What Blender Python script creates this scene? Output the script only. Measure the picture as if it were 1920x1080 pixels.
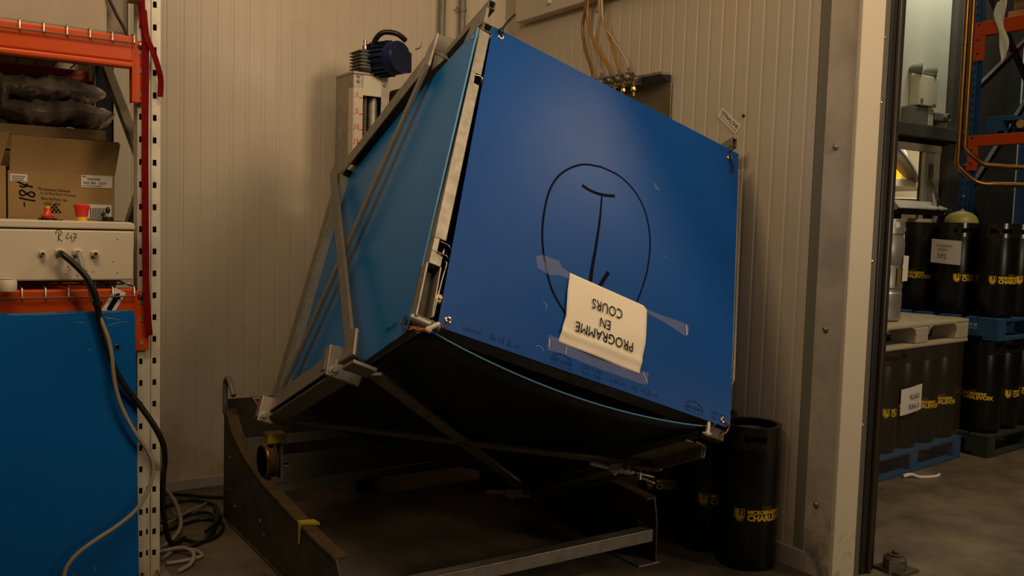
import bpy, bmesh, math, random
from mathutils import Matrix, Vector
random.seed(7)
for o in list(bpy.data.objects): bpy.data.objects.remove(o, do_unlink=True)
S = bpy.context.scene
COL = S.collection
PI = math.pi

# ------------------------------------------------------------------ camera
def rz(a): return Matrix.Rotation(a, 3, 'Z')
def rx(a): return Matrix.Rotation(a, 3, 'X')
BASE = Matrix(((1,0,0),(0,0,-1),(0,1,0)))
RC = rz(0.02939) @ rx(0.07025) @ BASE @ rz(0.5852)      # room -> camera (x right, y down, z forward)
cam = bpy.data.cameras.new('camera'); camo = bpy.data.objects.new('camera', cam); COL.objects.link(camo)
m3 = Matrix((RC[0], -Vector(RC[1]), -Vector(RC[2]))).transposed()
camo.matrix_world = Matrix.Translation((0,0,1.375)) @ m3.to_4x4()
cam.sensor_width = 36; cam.lens = 1690/1920*36; cam.clip_start = .05; cam.clip_end = 60
S.camera = camo

# ------------------------------------------------------------------ world, lamps, exposure
W = bpy.data.worlds.new('world'); S.world = W; W.use_nodes = True
W.node_tree.nodes['Background'].inputs[0].default_value = (1.0,.80,.58,1)
W.node_tree.nodes['Background'].inputs[1].default_value = .010
def area(name, loc, target, size, size_y, power, color):
    l = bpy.data.lights.new(name, 'AREA'); l.shape = 'RECTANGLE'; l.size = size; l.size_y = size_y
    l.energy = power; l.color = color
    o = bpy.data.objects.new(name, l); COL.objects.link(o); o.location = loc
    o.rotation_euler = (Vector(target)-Vector(loc)).to_track_quat('-Z','Y').to_euler(); return o
def spot(name, loc, target, power, color, angle, blend, radius):
    l = bpy.data.lights.new(name, 'SPOT'); l.energy = power; l.color = color
    l.spot_size = math.radians(angle); l.spot_blend = blend; l.shadow_soft_size = radius
    o = bpy.data.objects.new(name, l); COL.objects.link(o); o.location = loc
    o.rotation_euler = (Vector(target)-Vector(loc)).to_track_quat('-Z','Y').to_euler(); return o
WARM = (1.0,.735,.46)
spot('ceiling_spot', (2.5,-.9,3.4), (1.9,4.6,2.75), 310, WARM, 80, 1.0, .45)
area('room_lamp', (.9,1.0,4.0), (1.5,3.4,1.0), 2.6, .9, 26, WARM)
area('left_lamp', (.15,2.2,3.35), (1.0,3.9,1.6), 1.3, .35, 27, WARM)
area('doorway_fill', (4.3,-.5,1.5), (2.2,2.9,.2), .5, .3, 22, (1.0,.80,.56))  # added unseen fill that brightens the low clamps and cross bar
area('hall_lamp', (4.9,1.0,4.2), (4.9,2.2,0), 1.2, .3, 75, (1.0,.76,.48))
area('hall_wall_lamp', (7.7,4.4,4.5), (7.6,5.0,2.7), .8, .2, 26, (.98,.95,.74))
area('back_room_lamp', (8.6,5.5,3.0), (9.0,6.2,1.6),   .5, .5, 60, (1.0,.86,.62))
S.view_settings.view_transform = 'Standard'; S.view_settings.look = 'None'
S.view_settings.exposure = -0.14; S.view_settings.gamma = 1.0; S.view_settings.use_curve_mapping = False

# ------------------------------------------------------------------ materials
def mat(name, col, rough=.5, metal=0., var=0., scale=8., bump=0., bscale=60., col2=None, spec=.5, stretch=None, coat=0.):
    m = bpy.data.materials.new(name); m.use_nodes = True
    nt = m.node_tree; n = nt.nodes; L = nt.links; b = n['Principled BSDF']
    b.inputs['Base Color'].default_value = (*col,1); b.inputs['Roughness'].default_value = rough
    b.inputs['Metallic'].default_value = metal; b.inputs['Specular IOR Level'].default_value = spec
    if coat: b.inputs['Coat Weight'].default_value = coat; b.inputs['Coat Roughness'].default_value = .2
    if var or bump:
        tc = n.new('ShaderNodeTexCoord'); src = tc.outputs['Object']
        if stretch:
            mp = n.new('ShaderNodeMapping'); mp.inputs['Scale'].default_value = stretch
            L.new(src, mp.inputs[0]); src = mp.outputs[0]
    if var:
        nz = n.new('ShaderNodeTexNoise'); nz.inputs['Scale'].default_value = scale
        nz.inputs['Detail'].default_value = 6; nz.inputs['Roughness'].default_value = .62
        L.new(src, nz.inputs['Vector'])
        r = n.new('ShaderNodeValToRGB'); c2 = col2 or tuple(c*(1-var) for c in col)
        r.color_ramp.elements[0].position = .32; r.color_ramp.elements[1].position = .66
        r.color_ramp.elements[0].color = (*c2,1); r.color_ramp.elements[1].color = (*col,1)
        L.new(nz.outputs['Fac'], r.inputs[0]); L.new(r.outputs[0], b.inputs['Base Color'])
        mr = n.new('ShaderNodeMapRange'); mr.inputs['To Min'].default_value = min(1,rough*1.2); mr.inputs['To Max'].default_value = rough*.85
        L.new(nz.outputs['Fac'], mr.inputs[0]); L.new(mr.outputs[0], b.inputs['Roughness'])
    if bump:
        nb = n.new('ShaderNodeTexNoise'); nb.inputs['Scale'].default_value = bscale; nb.inputs['Detail'].default_value = 3
        L.new(src, nb.inputs['Vector'])
        bp = n.new('ShaderNodeBump'); bp.inputs['Strength'].default_value = bump; bp.inputs['Distance'].default_value = .004
        L.new(nb.outputs['Fac'], bp.inputs['Height']); L.new(bp.outputs[0], b.inputs['Normal'])
    return m
def emis(name, col, s):
    m = bpy.data.materials.new(name); m.use_nodes = True; b = m.node_tree.nodes['Principled BSDF']
    b.inputs['Base Color'].default_value = (*col,1); b.inputs['Emission Color'].default_value = (*col,1)
    b.inputs['Emission Strength'].default_value = s; return m
def film(name, col, alpha, rough=.15, bump=.6, bscale=14, stretch=(1,1,6)):
    m = mat(name, col, rough, 0, bump=bump, bscale=bscale, stretch=stretch)
    b = m.node_tree.nodes['Principled BSDF']; b.inputs['Alpha'].default_value = alpha; return m
M = dict(
 wall = mat('insulated_panel', (.60,.52,.41), .42, var=.06, scale=1.1, col2=(.55,.465,.35), bump=.10, bscale=180, spec=.4),
 casing = mat('white_steel_casing', (.62,.54,.42), .45, var=.06, scale=3, bump=.08, bscale=160),
 casing_dirty = mat('scuffed_casing', (.60,.52,.41), .5, var=.3, scale=5, bump=.08, bscale=150),
 groove = mat('grey_green_trim', (.21,.20,.15), .5),
 base = mat('baseboard_grey', (.42,.38,.34), .45, var=.12, scale=6),
 floor = mat('concrete_floor', (.17,.135,.088), .55, var=.62, scale=3.0, col2=(.055,.043,.028), bump=.25, bscale=45),
 galv = mat('galvanised_steel', (.40,.36,.30), .48, .75, var=.28, scale=26, bump=.05, bscale=90),
 galv_dull = mat('dull_galvanised', (.27,.245,.195), .6, .45, var=.25, scale=18, bump=.05),
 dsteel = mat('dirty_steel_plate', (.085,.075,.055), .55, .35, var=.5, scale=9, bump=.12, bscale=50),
 rust = mat('rusty_flange', (.11,.07,.03), .75, .3, var=.5, scale=14, bump=.2),
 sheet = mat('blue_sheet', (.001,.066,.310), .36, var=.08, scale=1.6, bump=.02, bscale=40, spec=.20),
 sheet_lit = mat('blue_sheet_lit', (.001,.150,.430), .36, var=.08, scale=1.6, bump=.02, bscale=40, spec=.26),  # same sheet, with reflected light put into a brighter, more cyan base
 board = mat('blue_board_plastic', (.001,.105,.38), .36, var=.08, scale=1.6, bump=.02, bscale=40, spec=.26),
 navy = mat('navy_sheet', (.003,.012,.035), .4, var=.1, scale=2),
 edge = mat('cut_sheet_edge', (.10,.30,.48), .5),
 ink = mat('black_ink', (.004,.004,.010), .9, spec=.1),
 print_ink = mat('faded_print', (.001,.030,.155), .7, spec=.2),
 paper = mat('paper', (.86,.76,.60), .8, var=.05, scale=6, bump=.05, bscale=20),
 label = mat('label_paper', (.62,.58,.54), .7),
 tape = film('clear_tape', (.55,.52,.60), .10, .12, .5, 30, (1,1,1)),
 keg = mat('black_keg', (.0045,.0042,.004), .30, spec=.4, coat=.0),
 kegrim = mat('keg_rubber_rim', (.010,.009,.008), .22, spec=.6),
 yellow = mat('yellow_print', (.72,.47,.01), .5),
 yellow_dim = mat('faded_yellow', (.16,.11,.012), .5),
 black = mat('black_rubber', (.008,.007,.006), .42),
 brown_rub = mat('seal_highlight', (.028,.016,.009), .4),  # brownish tone paints the highlight along the rubber
 grey_seal = mat('grey_seal', (.105,.092,.075), .5),
 orange = mat('orange_enamel', (.50,.058,.004), .36, spec=.3, var=.10, scale=4, bump=.03),
 beamblue = mat('blue_enamel', (.008,.060,.190), .45, var=.2, scale=8),
 white_up = mat('white_upright', (.66,.60,.48), .5, .1, var=.30, scale=9, bump=.05),
 wire = mat('zinc_wire', (.40,.35,.29), .4, .8),
 encl = mat('grey_plastic_enclosure', (.58,.49,.36), .45, var=.05, scale=5, bump=.10, bscale=220),
 cable_g = mat('grey_cable', (.28,.24,.18), .5),
 red = mat('red_plastic', (.62,.035,.015), .35),
 yel = mat('yellow_plastic', (.72,.42,.02), .4),
 strap = mat('red_webbing', (.15,.003,.004), .85, spec=.1, var=.25, scale=30, bump=.3, bscale=250),
 card = mat('cardboard', (.30,.185,.065), .75, var=.12, scale=5, stretch=(1,1,1)),
 card_dark = mat('cardboard_dark', (.20,.12,.05), .8, var=.15, scale=5),
 bag = mat('grey_film_bag', (.60,.53,.45), .22, .4, var=.3, scale=4, bump=.30, bscale=7),
 greybox = mat('grey_tarp', (.33,.265,.195), .8, var=.12, scale=6, bump=.15, bscale=120),
 wood = mat('raw_wood', (.42,.25,.09), .7, var=.25, scale=12),
 motor = mat('blue_motor_paint', (.006,.016,.075), .4, .1, var=.2, scale=9),
 gear = mat('grey_green_casting', (.10,.095,.075), .55, .4, bump=.15),
 brass = mat('polished_brass', (.75,.52,.24), .22, 1.0),
 chrome = mat('worn_chrome', (.50,.44,.40), .25, 1.0),
 clampm = mat('zinc_clamp', (.80,.74,.80), .4, .1, var=.2, scale=40),
 stain = mat('stainless_plate', (.20,.175,.13), .33, .85, var=.15, scale=5),
 lampgrey = mat('grey_lamp_plastic', (.20,.19,.16), .4),
 hose = mat('amber_hose', (.34,.16,.025), .3, spec=.6),
 hose2 = mat('dark_amber_hose', (.20,.085,.012), .3, spec=.6),
 hosec = mat('clear_hose', (.46,.36,.22), .25, spec=.6),
 copper_wire = mat('copper_wire', (.48,.15,.04), .4, .6),
 brown_wire = mat('dark_copper_wire', (.10,.035,.025), .5, .3),
 zip = mat('white_zip_tie', (.62,.55,.45), .5),
 caution = mat('yellow_tape', (.40,.33,.015), .5),
 whitepan = mat('white_wall_panel', (.66,.66,.54), .5, var=.05, scale=4),
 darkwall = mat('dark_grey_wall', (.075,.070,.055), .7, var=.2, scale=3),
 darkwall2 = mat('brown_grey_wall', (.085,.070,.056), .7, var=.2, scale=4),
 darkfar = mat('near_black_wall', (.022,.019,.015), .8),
 cream = mat('cream_paint', (.60,.56,.43), .5),
 emlight = mat('cream_housing', (.66,.63,.45), .5),
 greyplast = mat('grey_moulded_plastic', (.40,.35,.26), .65, var=.15, scale=9, bump=.15, bscale=60),
 bluewood = mat('blue_painted_wood', (.012,.075,.180), .65, var=.35, scale=14, bump=.2, bscale=40),
 greenwood = mat('dark_green_wood', (.020,.030,.018), .8, var=.4, scale=10, bump=.2),
 wrap = film('stretch_film', (.30,.23,.17), .085, .16, .8, 10, (1,1,9)),
 copper = mat('copper_pipe', (.34,.17,.045), .35, .9, var=.3, scale=10),
 steelkeg = mat('grey_steel_keg', (.36,.34,.32), .38, .6, var=.1, scale=6),
 brushed = mat('brushed_steel', (.72,.68,.60), .35, .25),
 lime = mat('pale_lime_plastic', (.30,.27,.075), .45),
 amber = mat('amber_plastic', (.85,.42,.01), .4),
 tank = mat('grey_tank_lid', (.085,.072,.06), .5, var=.2, scale=10),
 inner = mat('shade_black', (.006,.007,.010), .8),  # near black, paints the shade inside hollow parts and holes
 redstick = mat('red_sticker', (.35,.02,.015), .5),
 whiteplast = mat('white_plastic', (.60,.52,.38), .45),
 scuff = mat('pale_scuff', (.16,.26,.40), .6),
 dirt = mat('floor_dirt', (.02,.016,.012), .9),
)

def grime(m, z0, z1, col, scale, thr):
    nt=m.node_tree; n=nt.nodes; L=nt.links; b=n['Principled BSDF']; old=b.inputs['Base Color'].links[0].from_socket
    tc=n.new('ShaderNodeTexCoord'); sx=n.new('ShaderNodeSeparateXYZ'); L.new(tc.outputs['Object'],sx.inputs[0])
    mr=n.new('ShaderNodeMapRange'); mr.inputs['From Min'].default_value=z1; mr.inputs['From Max'].default_value=z0; L.new(sx.outputs['Z'],mr.inputs[0])
    nz=n.new('ShaderNodeTexNoise'); nz.inputs['Scale'].default_value=scale; nz.inputs['Detail'].default_value=8; nz.inputs['Roughness'].default_value=.7; L.new(tc.outputs['Object'],nz.inputs['Vector'])
    r=n.new('ShaderNodeValToRGB'); r.color_ramp.elements[0].position=thr; r.color_ramp.elements[1].position=thr+.16; L.new(nz.outputs['Fac'],r.inputs[0])
    mu=n.new('ShaderNodeMath'); mu.operation='MULTIPLY'; L.new(mr.outputs[0],mu.inputs[0]); L.new(r.outputs[0],mu.inputs[1])
    mx=n.new('ShaderNodeMix'); mx.data_type='RGBA'; L.new(mu.outputs[0],mx.inputs['Factor']); L.new(old,mx.inputs['A']); mx.inputs['B'].default_value=(*col,1); L.new(mx.outputs['Result'],b.inputs['Base Color'])
grime(M['casing_dirty'], 0, .42, (.13,.115,.09), 9, .44)
grime(M['casing'], 0, .30, (.20,.17,.12), 22, .52)
grime(M['wall'], .2, 1.15, (.40,.30,.17), 2.2, .47)

# ------------------------------------------------------------------ builders
class MB:
    def __init__(s): s.v=[]; s.f=[]
    def add(s, vs, fs):
        n=len(s.v); s.v += [Vector(p) for p in vs]; s.f += [tuple(i+n for i in f) for f in fs]; return s
    def bb(s, lo, hi):
        x0,y0,z0=lo; x1,y1,z1=hi
        return s.add([(x0,y0,z0),(x1,y0,z0),(x1,y1,z0),(x0,y1,z0),(x0,y0,z1),(x1,y0,z1),(x1,y1,z1),(x0,y1,z1)],
                     [(0,3,2,1),(4,5,6,7),(0,1,5,4),(1,2,6,5),(2,3,7,6),(3,0,4,7)])
    def bar(s, p0, p1, w, h, up=(0,0,1)):
        p0=Vector(p0); p1=Vector(p1); d=(p1-p0).normalized(); up=Vector(up)
        sd=d.cross(up).normalized(); u=sd.cross(d).normalized(); a=sd*w/2; b=u*h/2
        vs=[p-a-b for p in (p0,)]+[p0+a-b,p0+a+b,p0-a+b,p1-a-b,p1+a-b,p1+a+b,p1-a+b]
        return s.add(vs, [(0,1,2,3),(4,7,6,5),(0,4,5,1),(1,5,6,2),(2,6,7,3),(3,7,4,0)])
    def hollow(s, p0, p1, w, h, t, up=(0,0,1)):      # hollow square tube
        p0=Vector(p0); p1=Vector(p1); d=(p1-p0).normalized(); up=Vector(up)
        sd=d.cross(up).normalized(); u=sd.cross(d).normalized()
        def ring(p,ww,hh): return [p-sd*ww/2-u*hh/2,p+sd*ww/2-u*hh/2,p+sd*ww/2+u*hh/2,p-sd*ww/2+u*hh/2]
        vs=ring(p0,w,h)+ring(p1,w,h)+ring(p0,w-2*t,h-2*t)+ring(p1,w-2*t,h-2*t); fs=[]
        for i in range(4):
            j=(i+1)%4
            fs+=[(i,i+4,j+4,j),(8+i,8+j,12+j,12+i),(i,j,8+j,8+i),(4+i,12+i,12+j,4+j)]
        return s.add(vs,fs)
    def tube(s, pts, r, n=8, smooth=True, close=True):
        pts=[Vector(p) for p in pts]
        if smooth and len(pts)>2: pts=catmull(pts)
        rs = r if isinstance(r,(list,tuple)) else None
        k0=len(s.v); prev=None
        for i,p in enumerate(pts):
            d=(pts[min(i+1,len(pts)-1)]-pts[max(i-1,0)]).normalized()
            if prev is None: a=d.orthogonal().normalized()
            else: a=(prev-d*prev.dot(d)).normalized()
            prev=a; b=d.cross(a)
            rr = r if rs is None else rs[0]+(rs[-1]-rs[0])*i/max(1,len(pts)-1)
            for k in range(n):
                t=2*PI*k/n; s.v.append(p+a*math.cos(t)*rr+b*math.sin(t)*rr)
        for i in range(len(pts)-1):
            for k in range(n):
                q=k0+i*n; s.f.append((q+k,q+(k+1)%n,q+n+(k+1)%n,q+n+k))
        if close:
            s.f.append(tuple(k0+k for k in range(n))[::-1]); q=k0+(len(pts)-1)*n; s.f.append(tuple(q+k for k in range(n)))
        return s
    def cyl(s, p0, p1, r, n=16): return s.tube([p0,p1], r, n, False)
    def lathe(s, prof, n=32, o=(0,0,0), ax='Z'):
        o=Vector(o); k0=len(s.v)
        for (r,z) in prof:
            for k in range(n):
                t=2*PI*k/n; c,q=math.cos(t)*r,math.sin(t)*r
                s.v.append(o+Vector((c,q,z) if ax=='Z' else ((z,c,q) if ax=='X' else (q,z,c))))
        m=len(prof)
        for i in range(m-1):
            for k in range(n):
                a=k0+i*n; s.f.append((a+k,a+(k+1)%n,a+n+(k+1)%n,a+n+k))
        if prof[0][0]>1e-6: s.f.append(tuple(k0+k for k in range(n))[::-1])
        if prof[-1][0]>1e-6: s.f.append(tuple(k0+(m-1)*n+k for k in range(n)))
        return s
    def prism(s, poly, ext):
        poly=[Vector(p) for p in poly]; e=Vector(ext); n=len(poly)
        fs=[tuple(range(n))[::-1],tuple(range(n,2*n))]
        for i in range(n): j=(i+1)%n; fs.append((i,j,n+j,n+i))
        return s.add(poly+[p+e for p in poly],fs)
    def grid(s, fn, nu, nv):
        k0=len(s.v)
        for j in range(nv+1):
            for i in range(nu+1): s.v.append(Vector(fn(i/nu,j/nv)))
        for j in range(nv):
            for i in range(nu):
                a=k0+j*(nu+1)+i; s.f.append((a,a+1,a+nu+2,a+nu+1))
        return s
    def ring(s, r0, r1, z0, z1, a0, a1, n=12):       # curved wall section
        k0=len(s.v)
        for i in range(n+1):
            t=a0+(a1-a0)*i/n; c,q=math.cos(t),math.sin(t)
            s.v += [Vector((r0*c,r0*q,z0)),Vector((r1*c,r1*q,z0)),Vector((r1*c,r1*q,z1)),Vector((r0*c,r0*q,z1))]
        for i in range(n):
            a=k0+4*i
            for k in range(4): s.f.append((a+k,a+4+k,a+4+(k+1)%4,a+(k+1)%4))
        s.f += [(k0,k0+3,k0+2,k0+1)[::-1], tuple(k0+4*n+k for k in range(4))]
        return s
    def xf(s, mtx): s.v=[mtx@p for p in s.v]; return s
    def build(s, name, material, parent=None, smooth=None, bevel=0, solid=0, world=False, loc=None):
        me=bpy.data.meshes.new(name); off=Vector((0,0,0)); vs=s.v
        if world and parent is not None:
            r=parent
            while r.parent: r=r.parent
            inv=r.matrix_basis.inverted(); vs=[inv@p for p in vs]
        if loc is not None: loc=Vector(loc); vs=[p-loc for p in vs]
        me.from_pydata([tuple(p) for p in vs],[],s.f); me.update()
        bm=bmesh.new(); bm.from_mesh(me); bmesh.ops.recalc_face_normals(bm, faces=bm.faces); bm.to_mesh(me); bm.free()
        me.materials.append(M[material] if isinstance(material,str) else material)
        o=bpy.data.objects.new(name,me); COL.objects.link(o)
        if loc is not None: o.location=loc
        if parent is not None: o.parent=parent
        if smooth is not None:
            for p in me.polygons: p.use_smooth=True
            if smooth<180: me.set_sharp_from_angle(angle=math.radians(smooth))
        if solid:
            md=o.modifiers.new('thickness','SOLIDIFY'); md.thickness=solid; md.offset=0
        if bevel:
            md=o.modifiers.new('edge','BEVEL'); md.width=bevel; md.segments=2; md.limit_method='ANGLE'; md.angle_limit=math.radians(40)
        return o
def catmull(p, k=7):
    out=[]
    for i in range(len(p)-1):
        a=p[max(i-1,0)]; b=p[i]; c=p[i+1]; d=p[min(i+2,len(p)-1)]
        for j in range(k):
            t=j/k
            out.append(.5*((2*b)+(c-a)*t+(2*a-5*b+4*c-d)*t*t+(3*b-a-3*c+d)*t**3))
    out.append(p[-1]); return out
def tag(o, label, cat, group=None, kind=None):
    o['label']=label; o['category']=cat
    if group: o['group']=group
    if kind: o['kind']=kind
    return o
def thing(name, label, cat, loc=(0,0,0), rot=0, group=None):
    o=bpy.data.objects.new(name,None); COL.objects.link(o); o.location=loc; o.rotation_euler=(0,0,rot)
    o.empty_display_size=.05; bpy.context.view_layer.update(); return tag(o,label,cat,group)
def struct(o, label=None):
    o['kind']='structure'
    if label: o['label']=label
    return o
def stuff(o): o['kind']='stuff'; return o
def lab(o, t): o['label']=t; return o
def dup(o, parent=None):
    c=o.copy(); COL.objects.link(c)
    if parent is not None: c.parent=parent
    for ch in list(o.children): dup(ch,c)
    return c
def textmesh(s, size, bold=0., align='CENTER', space=1., line=1., extr=0.):
    cu=bpy.data.curves.new('t','FONT'); cu.body=s; cu.size=size; cu.offset=bold; cu.align_x=align; cu.align_y='CENTER'
    cu.space_character=space; cu.space_line=line; cu.resolution_u=3
    o=bpy.data.objects.new('t',cu); COL.objects.link(o)
    dg=bpy.context.evaluated_depsgraph_get(); me=bpy.data.meshes.new_from_object(o.evaluated_get(dg))
    vs=[v.co.copy() for v in me.vertices]; fs=[tuple(p.vertices) for p in me.polygons]
    bpy.data.objects.remove(o); bpy.data.curves.remove(cu); bpy.data.meshes.remove(me)
    return vs,fs
def text(mb, s, size, fn, bold=0., align='CENTER', space=1., line=1.):
    vs,fs=textmesh(s,size,bold,align,space,line); mb.add([fn(p.x,p.y) for p in vs],fs); return mb
def plane_fn(o, ex, ey):
    o=Vector(o); ex=Vector(ex); ey=Vector(ey); return lambda x,y: o+ex*x+ey*y
def stroke(mb, pts, r, fn, smooth=True):           # flat pen stroke of varying width on a surface
    P=[Vector((*p,0)) for p in pts]
    if smooth and len(P)>2: P=catmull(P,5)
    r0,r1 = r if isinstance(r,tuple) else (r,r); k0=len(mb.v)
    for i,p in enumerate(P):
        d=(P[min(i+1,len(P)-1)]-P[max(i-1,0)]).normalized(); nn=Vector((-d.y,d.x,0)); q=r0+(r1-r0)*i/(len(P)-1)
        a=p+nn*q; b=p-nn*q; mb.v += [Vector(fn(a.x,a.y)),Vector(fn(b.x,b.y))]
    for i in range(len(P)-1): a=k0+2*i; mb.f.append((a,a+1,a+3,a+2))
    return mb

# ------------------------------------------------------------------ setting
WX=2.996; WY=4.59
tag_floor=struct(MB().bb((-4,-4,-.1),(13,9,0)).build('floor','floor'))
def ribs(a0, a1, first, pitch, gw, depth):          # profile along a wall: (position, recess)
    k=math.floor((a0-first)/pitch); pr=[(a0,0)]
    while True:
        c=first+k*pitch
        if c+gw>a1: break
        if c>a0+.005: pr += [(c,0),(c+.003,depth),(c+gw-.003,depth),(c+gw,0)]
        k+=1
    return pr+[(a1,0)]
mb=MB(); pr=ribs(-2.2,WX,1.158,.0797,.020,.0022); n=len(pr)
mb.v=[Vector((x,WY+d,0)) for x,d in pr]+[Vector((x,WY+d,4.2)) for x,d in pr]; mb.f=[(i,i+1,n+i+1,n+i) for i in range(n-1)]
mb.bb((-2.2,WY+.01,0),(WX+.2,WY+.12,4.2)); struct(mb.build('wall_back','wall'))
mb=MB(); pr=ribs(2.37,WY,2.408,.0785,.019,.0016); n=len(pr)
mb.v=[Vector((WX+d,y,0)) for y,d in pr]+[Vector((WX+d,y,4.2)) for y,d in pr]; mb.f=[(i,i+1,n+i+1,n+i) for i in range(n-1)]
mb.bb((WX+.03,2.19,0),(WX+.13,WY+.12,4.2)); struct(mb.build('wall_right','wall'))
struct(MB().bb((-2.2,WY-.012,0),(WX,WY+.005,.055)).build('baseboard_back','base',bevel=.003))
struct(MB().bb((WX-.010,2.30,0),(WX+.02,WY,.085)).build('baseboard_right','base',bevel=.003))
struct(MB().bb((WX+.003,2.30,.07),(WX+.03,2.371,4.2)).build('trim_1','groove'),'recessed grey green strip')
cs=struct(MB().bb((2.990,2.18,.0),(3.0,2.319,4.2)).build('trim_2','casing_dirty',bevel=.003),'bolted door casing plate, scuffed at its foot')
for z in (1.713,1.0,.295):
    b=MB().lathe([(.0,-.012),(.009,-.010),(.012,-.004),(.012,0)],14,(2.990,2.262,z),'X').build('bolt','galv',cs,smooth=60)
struct(MB().bb((2.985,2.17,0),(3.04,2.19,4.2)).build('trim_3','casing',bevel=.004))
struct(MB().bb((3.04,2.174,0),(3.130,2.20,4.2)).build('trim_4','casing',bevel=.002))
t5=struct(MB().bb((3.130,2.178,0),(3.168,2.215,4.2)).build('trim_5','grey_seal'))
for z in (2.141,1.893,1.273,.62):
    MB().lathe([(0,-.008),(.006,-.006),(.007,0)],10,(3.136,2.178,z),'Y').build('screw','brass',t5,smooth=60)
d1=bpy.data.objects.new('door_1',None); COL.objects.link(d1); struct(d1,'black rubber edged sliding door leaf'); d1.location=(3.168,2.18,0)
bpy.context.view_layer.update()
MB().bb((3.168,2.172,0.004),(3.205,2.30,4.2)).build('seal_lip','black',d1,world=True,bevel=.006)
MB().tube([(3.222,2.176,.004),(3.222,2.176,4.2)],.014,10,False).build('seal_bulb','brown_rub',d1,smooth=60,world=True)
MB().bb((3.236,2.174,.004),(3.262,2.34,4.2)).build('door_edge','black',d1,world=True,bevel=.006)
# upper panel on the right wall near the corner
pn=struct(MB().bb((2.925,2.3,2.545),(2.99,4.462,4.2)).build('trim_6','casing',bevel=.004),'raised wall panel above the hoses')
MB().lathe([(0,-.02),(.012,-.018),(.014,0)],12,(2.925,4.12,2.60),'X').build('bolt','cream',pn,smooth=60)
# hall shell
hw=MB(); hw.bb((3.27,5.0,2.22),(12.5,5.02,4.6)); hw.bb((3.27,5.0,0),(6.9,5.02,2.22)); hw.bb((7.862,5.0,0),(12.5,5.02,2.22))
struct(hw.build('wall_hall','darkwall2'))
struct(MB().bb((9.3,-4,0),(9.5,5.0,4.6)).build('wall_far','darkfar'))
struct(MB().bb((6.0,4.965,2.395),(8.155,5.0,4.6)).build('trim_7','whitepan'),'white wall panel above the doorway')
struct(MB().bb((8.165,4.90,.0),(8.36,5.0,4.6)).build('trim_8','darkwall'),'dark steel column')
struct(MB().bb((5.5,4.86,2.275),(8.46,4.998,2.39)).build('trim_9','darkwall',bevel=.006),'dark ledge over the doorway')
dr=struct(MB().bb((6.7,4.955,2.165),(8.12,4.998,2.235)).build('door_2','cream',bevel=.006),'cream door frame')
MB().bb((7.865,4.955,0),(7.925,4.998,2.165)).build('door_jamb','cream',dr,bevel=.006)
MB().bb((7.94,4.97,0),(8.02,4.998,2.165)).build('door_jamb','cream',dr,bevel=.006)
MB().bb((8.035,4.96,0),(8.115,4.998,2.165)).build('door_jamb','cream',dr,bevel=.006)
MB().bb((7.945,4.962,1.92),(8.01,4.972,2.06)).build('hinge_plate','galv_dull',dr)
rb=MB(); rb.bb((6.4,7.2,0),(10.8,7.3,3.4)); rb.bb((10.7,5.2,0),(10.8,7.3,3.4)); rb.bb((6.3,5.2,0),(6.4,7.3,3.4)); rb.bb((6.3,5.2,3.3),(10.8,7.3,3.4))
struct(rb.build('wall_back_room','cream'))

# ------------------------------------------------------------------ black kegs
KR=.1175
def keg_label_mesh(small=False):
    mb=MB(); z0=.235
    def wrap(x,y,dr=.0012):
        a=-PI/2+x/KR; r=KR+dr; return Vector((r*math.cos(a),r*math.sin(a),z0+y))
    text(mb,'MICROBRASSERIE',.0215,lambda x,y:wrap(x,y+.0135),bold=.0009,align='LEFT',space=.98)
    text(mb,'CHARLEVOIX',.0335,lambda x,y:wrap(x,y-.0105),bold=.0016,align='LEFT',space=1.0)
    # shield outline and quarters
    def sh(s,cx=-.032,cy=-.001):
        return [(cx+s*a,cy+s*b) for a,b in ((-.021,.026),(0,.024),(.021,.026),(.021,-.004),(.016,-.017),(.008,-.024),(0,-.029),(-.008,-.024),(-.016,-.017),(-.021,-.004))]
    A=sh(1.0); B=sh(.90); k=len(mb.v)
    mb.v += [wrap(*p) for p in A]+[wrap(*p) for p in B]; n=len(A)
    mb.f += [(k+i,k+(i+1)%n,k+n+(i+1)%n,k+n+i) for i in range(n)]
    def poly(pts): q=len(mb.v); mb.v += [wrap(*p) for p in pts]; mb.f.append(tuple(range(q,q+len(pts))))
    c=(-.032,-.001)
    P=lambda a,b:(c[0]+a,c[1]+b)
    poly([P(-.016,.020),P(-.0008,.0185),P(-.0008,.0008),P(-.016,.0008)])
    poly([P(-.016,-.0008),P(-.0008,-.0008),P(-.0008,-.0225),P(-.007,-.018),P(-.013,-.012),P(-.016,-.004)])
    poly([P(.016,-.0008),P(.0008,-.0008),P(.0008,-.0225),P(.007,-.018),P(.013,-.012),P(.016,-.004)])
    poly([P(.003,.004),P(.008,.010),P(.006,.017),P(.012,.018),P(.015,.012),P(.011,.007),P(.015,.003),P(.008,.002)])
    return mb
def small_plate_mesh():
    mb=MB(); z0=.235
    def wrap(x,y,dr=.0013):
        a=-PI/2+x/KR; r=KR+dr; return Vector((r*math.cos(a),r*math.sin(a),z0+y))
    text(mb,'PROPRIÉTÉ',.0095,lambda x,y:wrap(x+.082,y+.031),bold=.0002)
    for y in (.0245,.0375):
        q=len(mb.v); mb.v += [wrap(.055+.054*i/6,y+d) for i in range(7) for d in (-.0006,.0006)]
        mb.f += [(q+2*i,q+2*i+2,q+2*i+3,q+2*i+1) for i in range(6)]
    return mb
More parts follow.
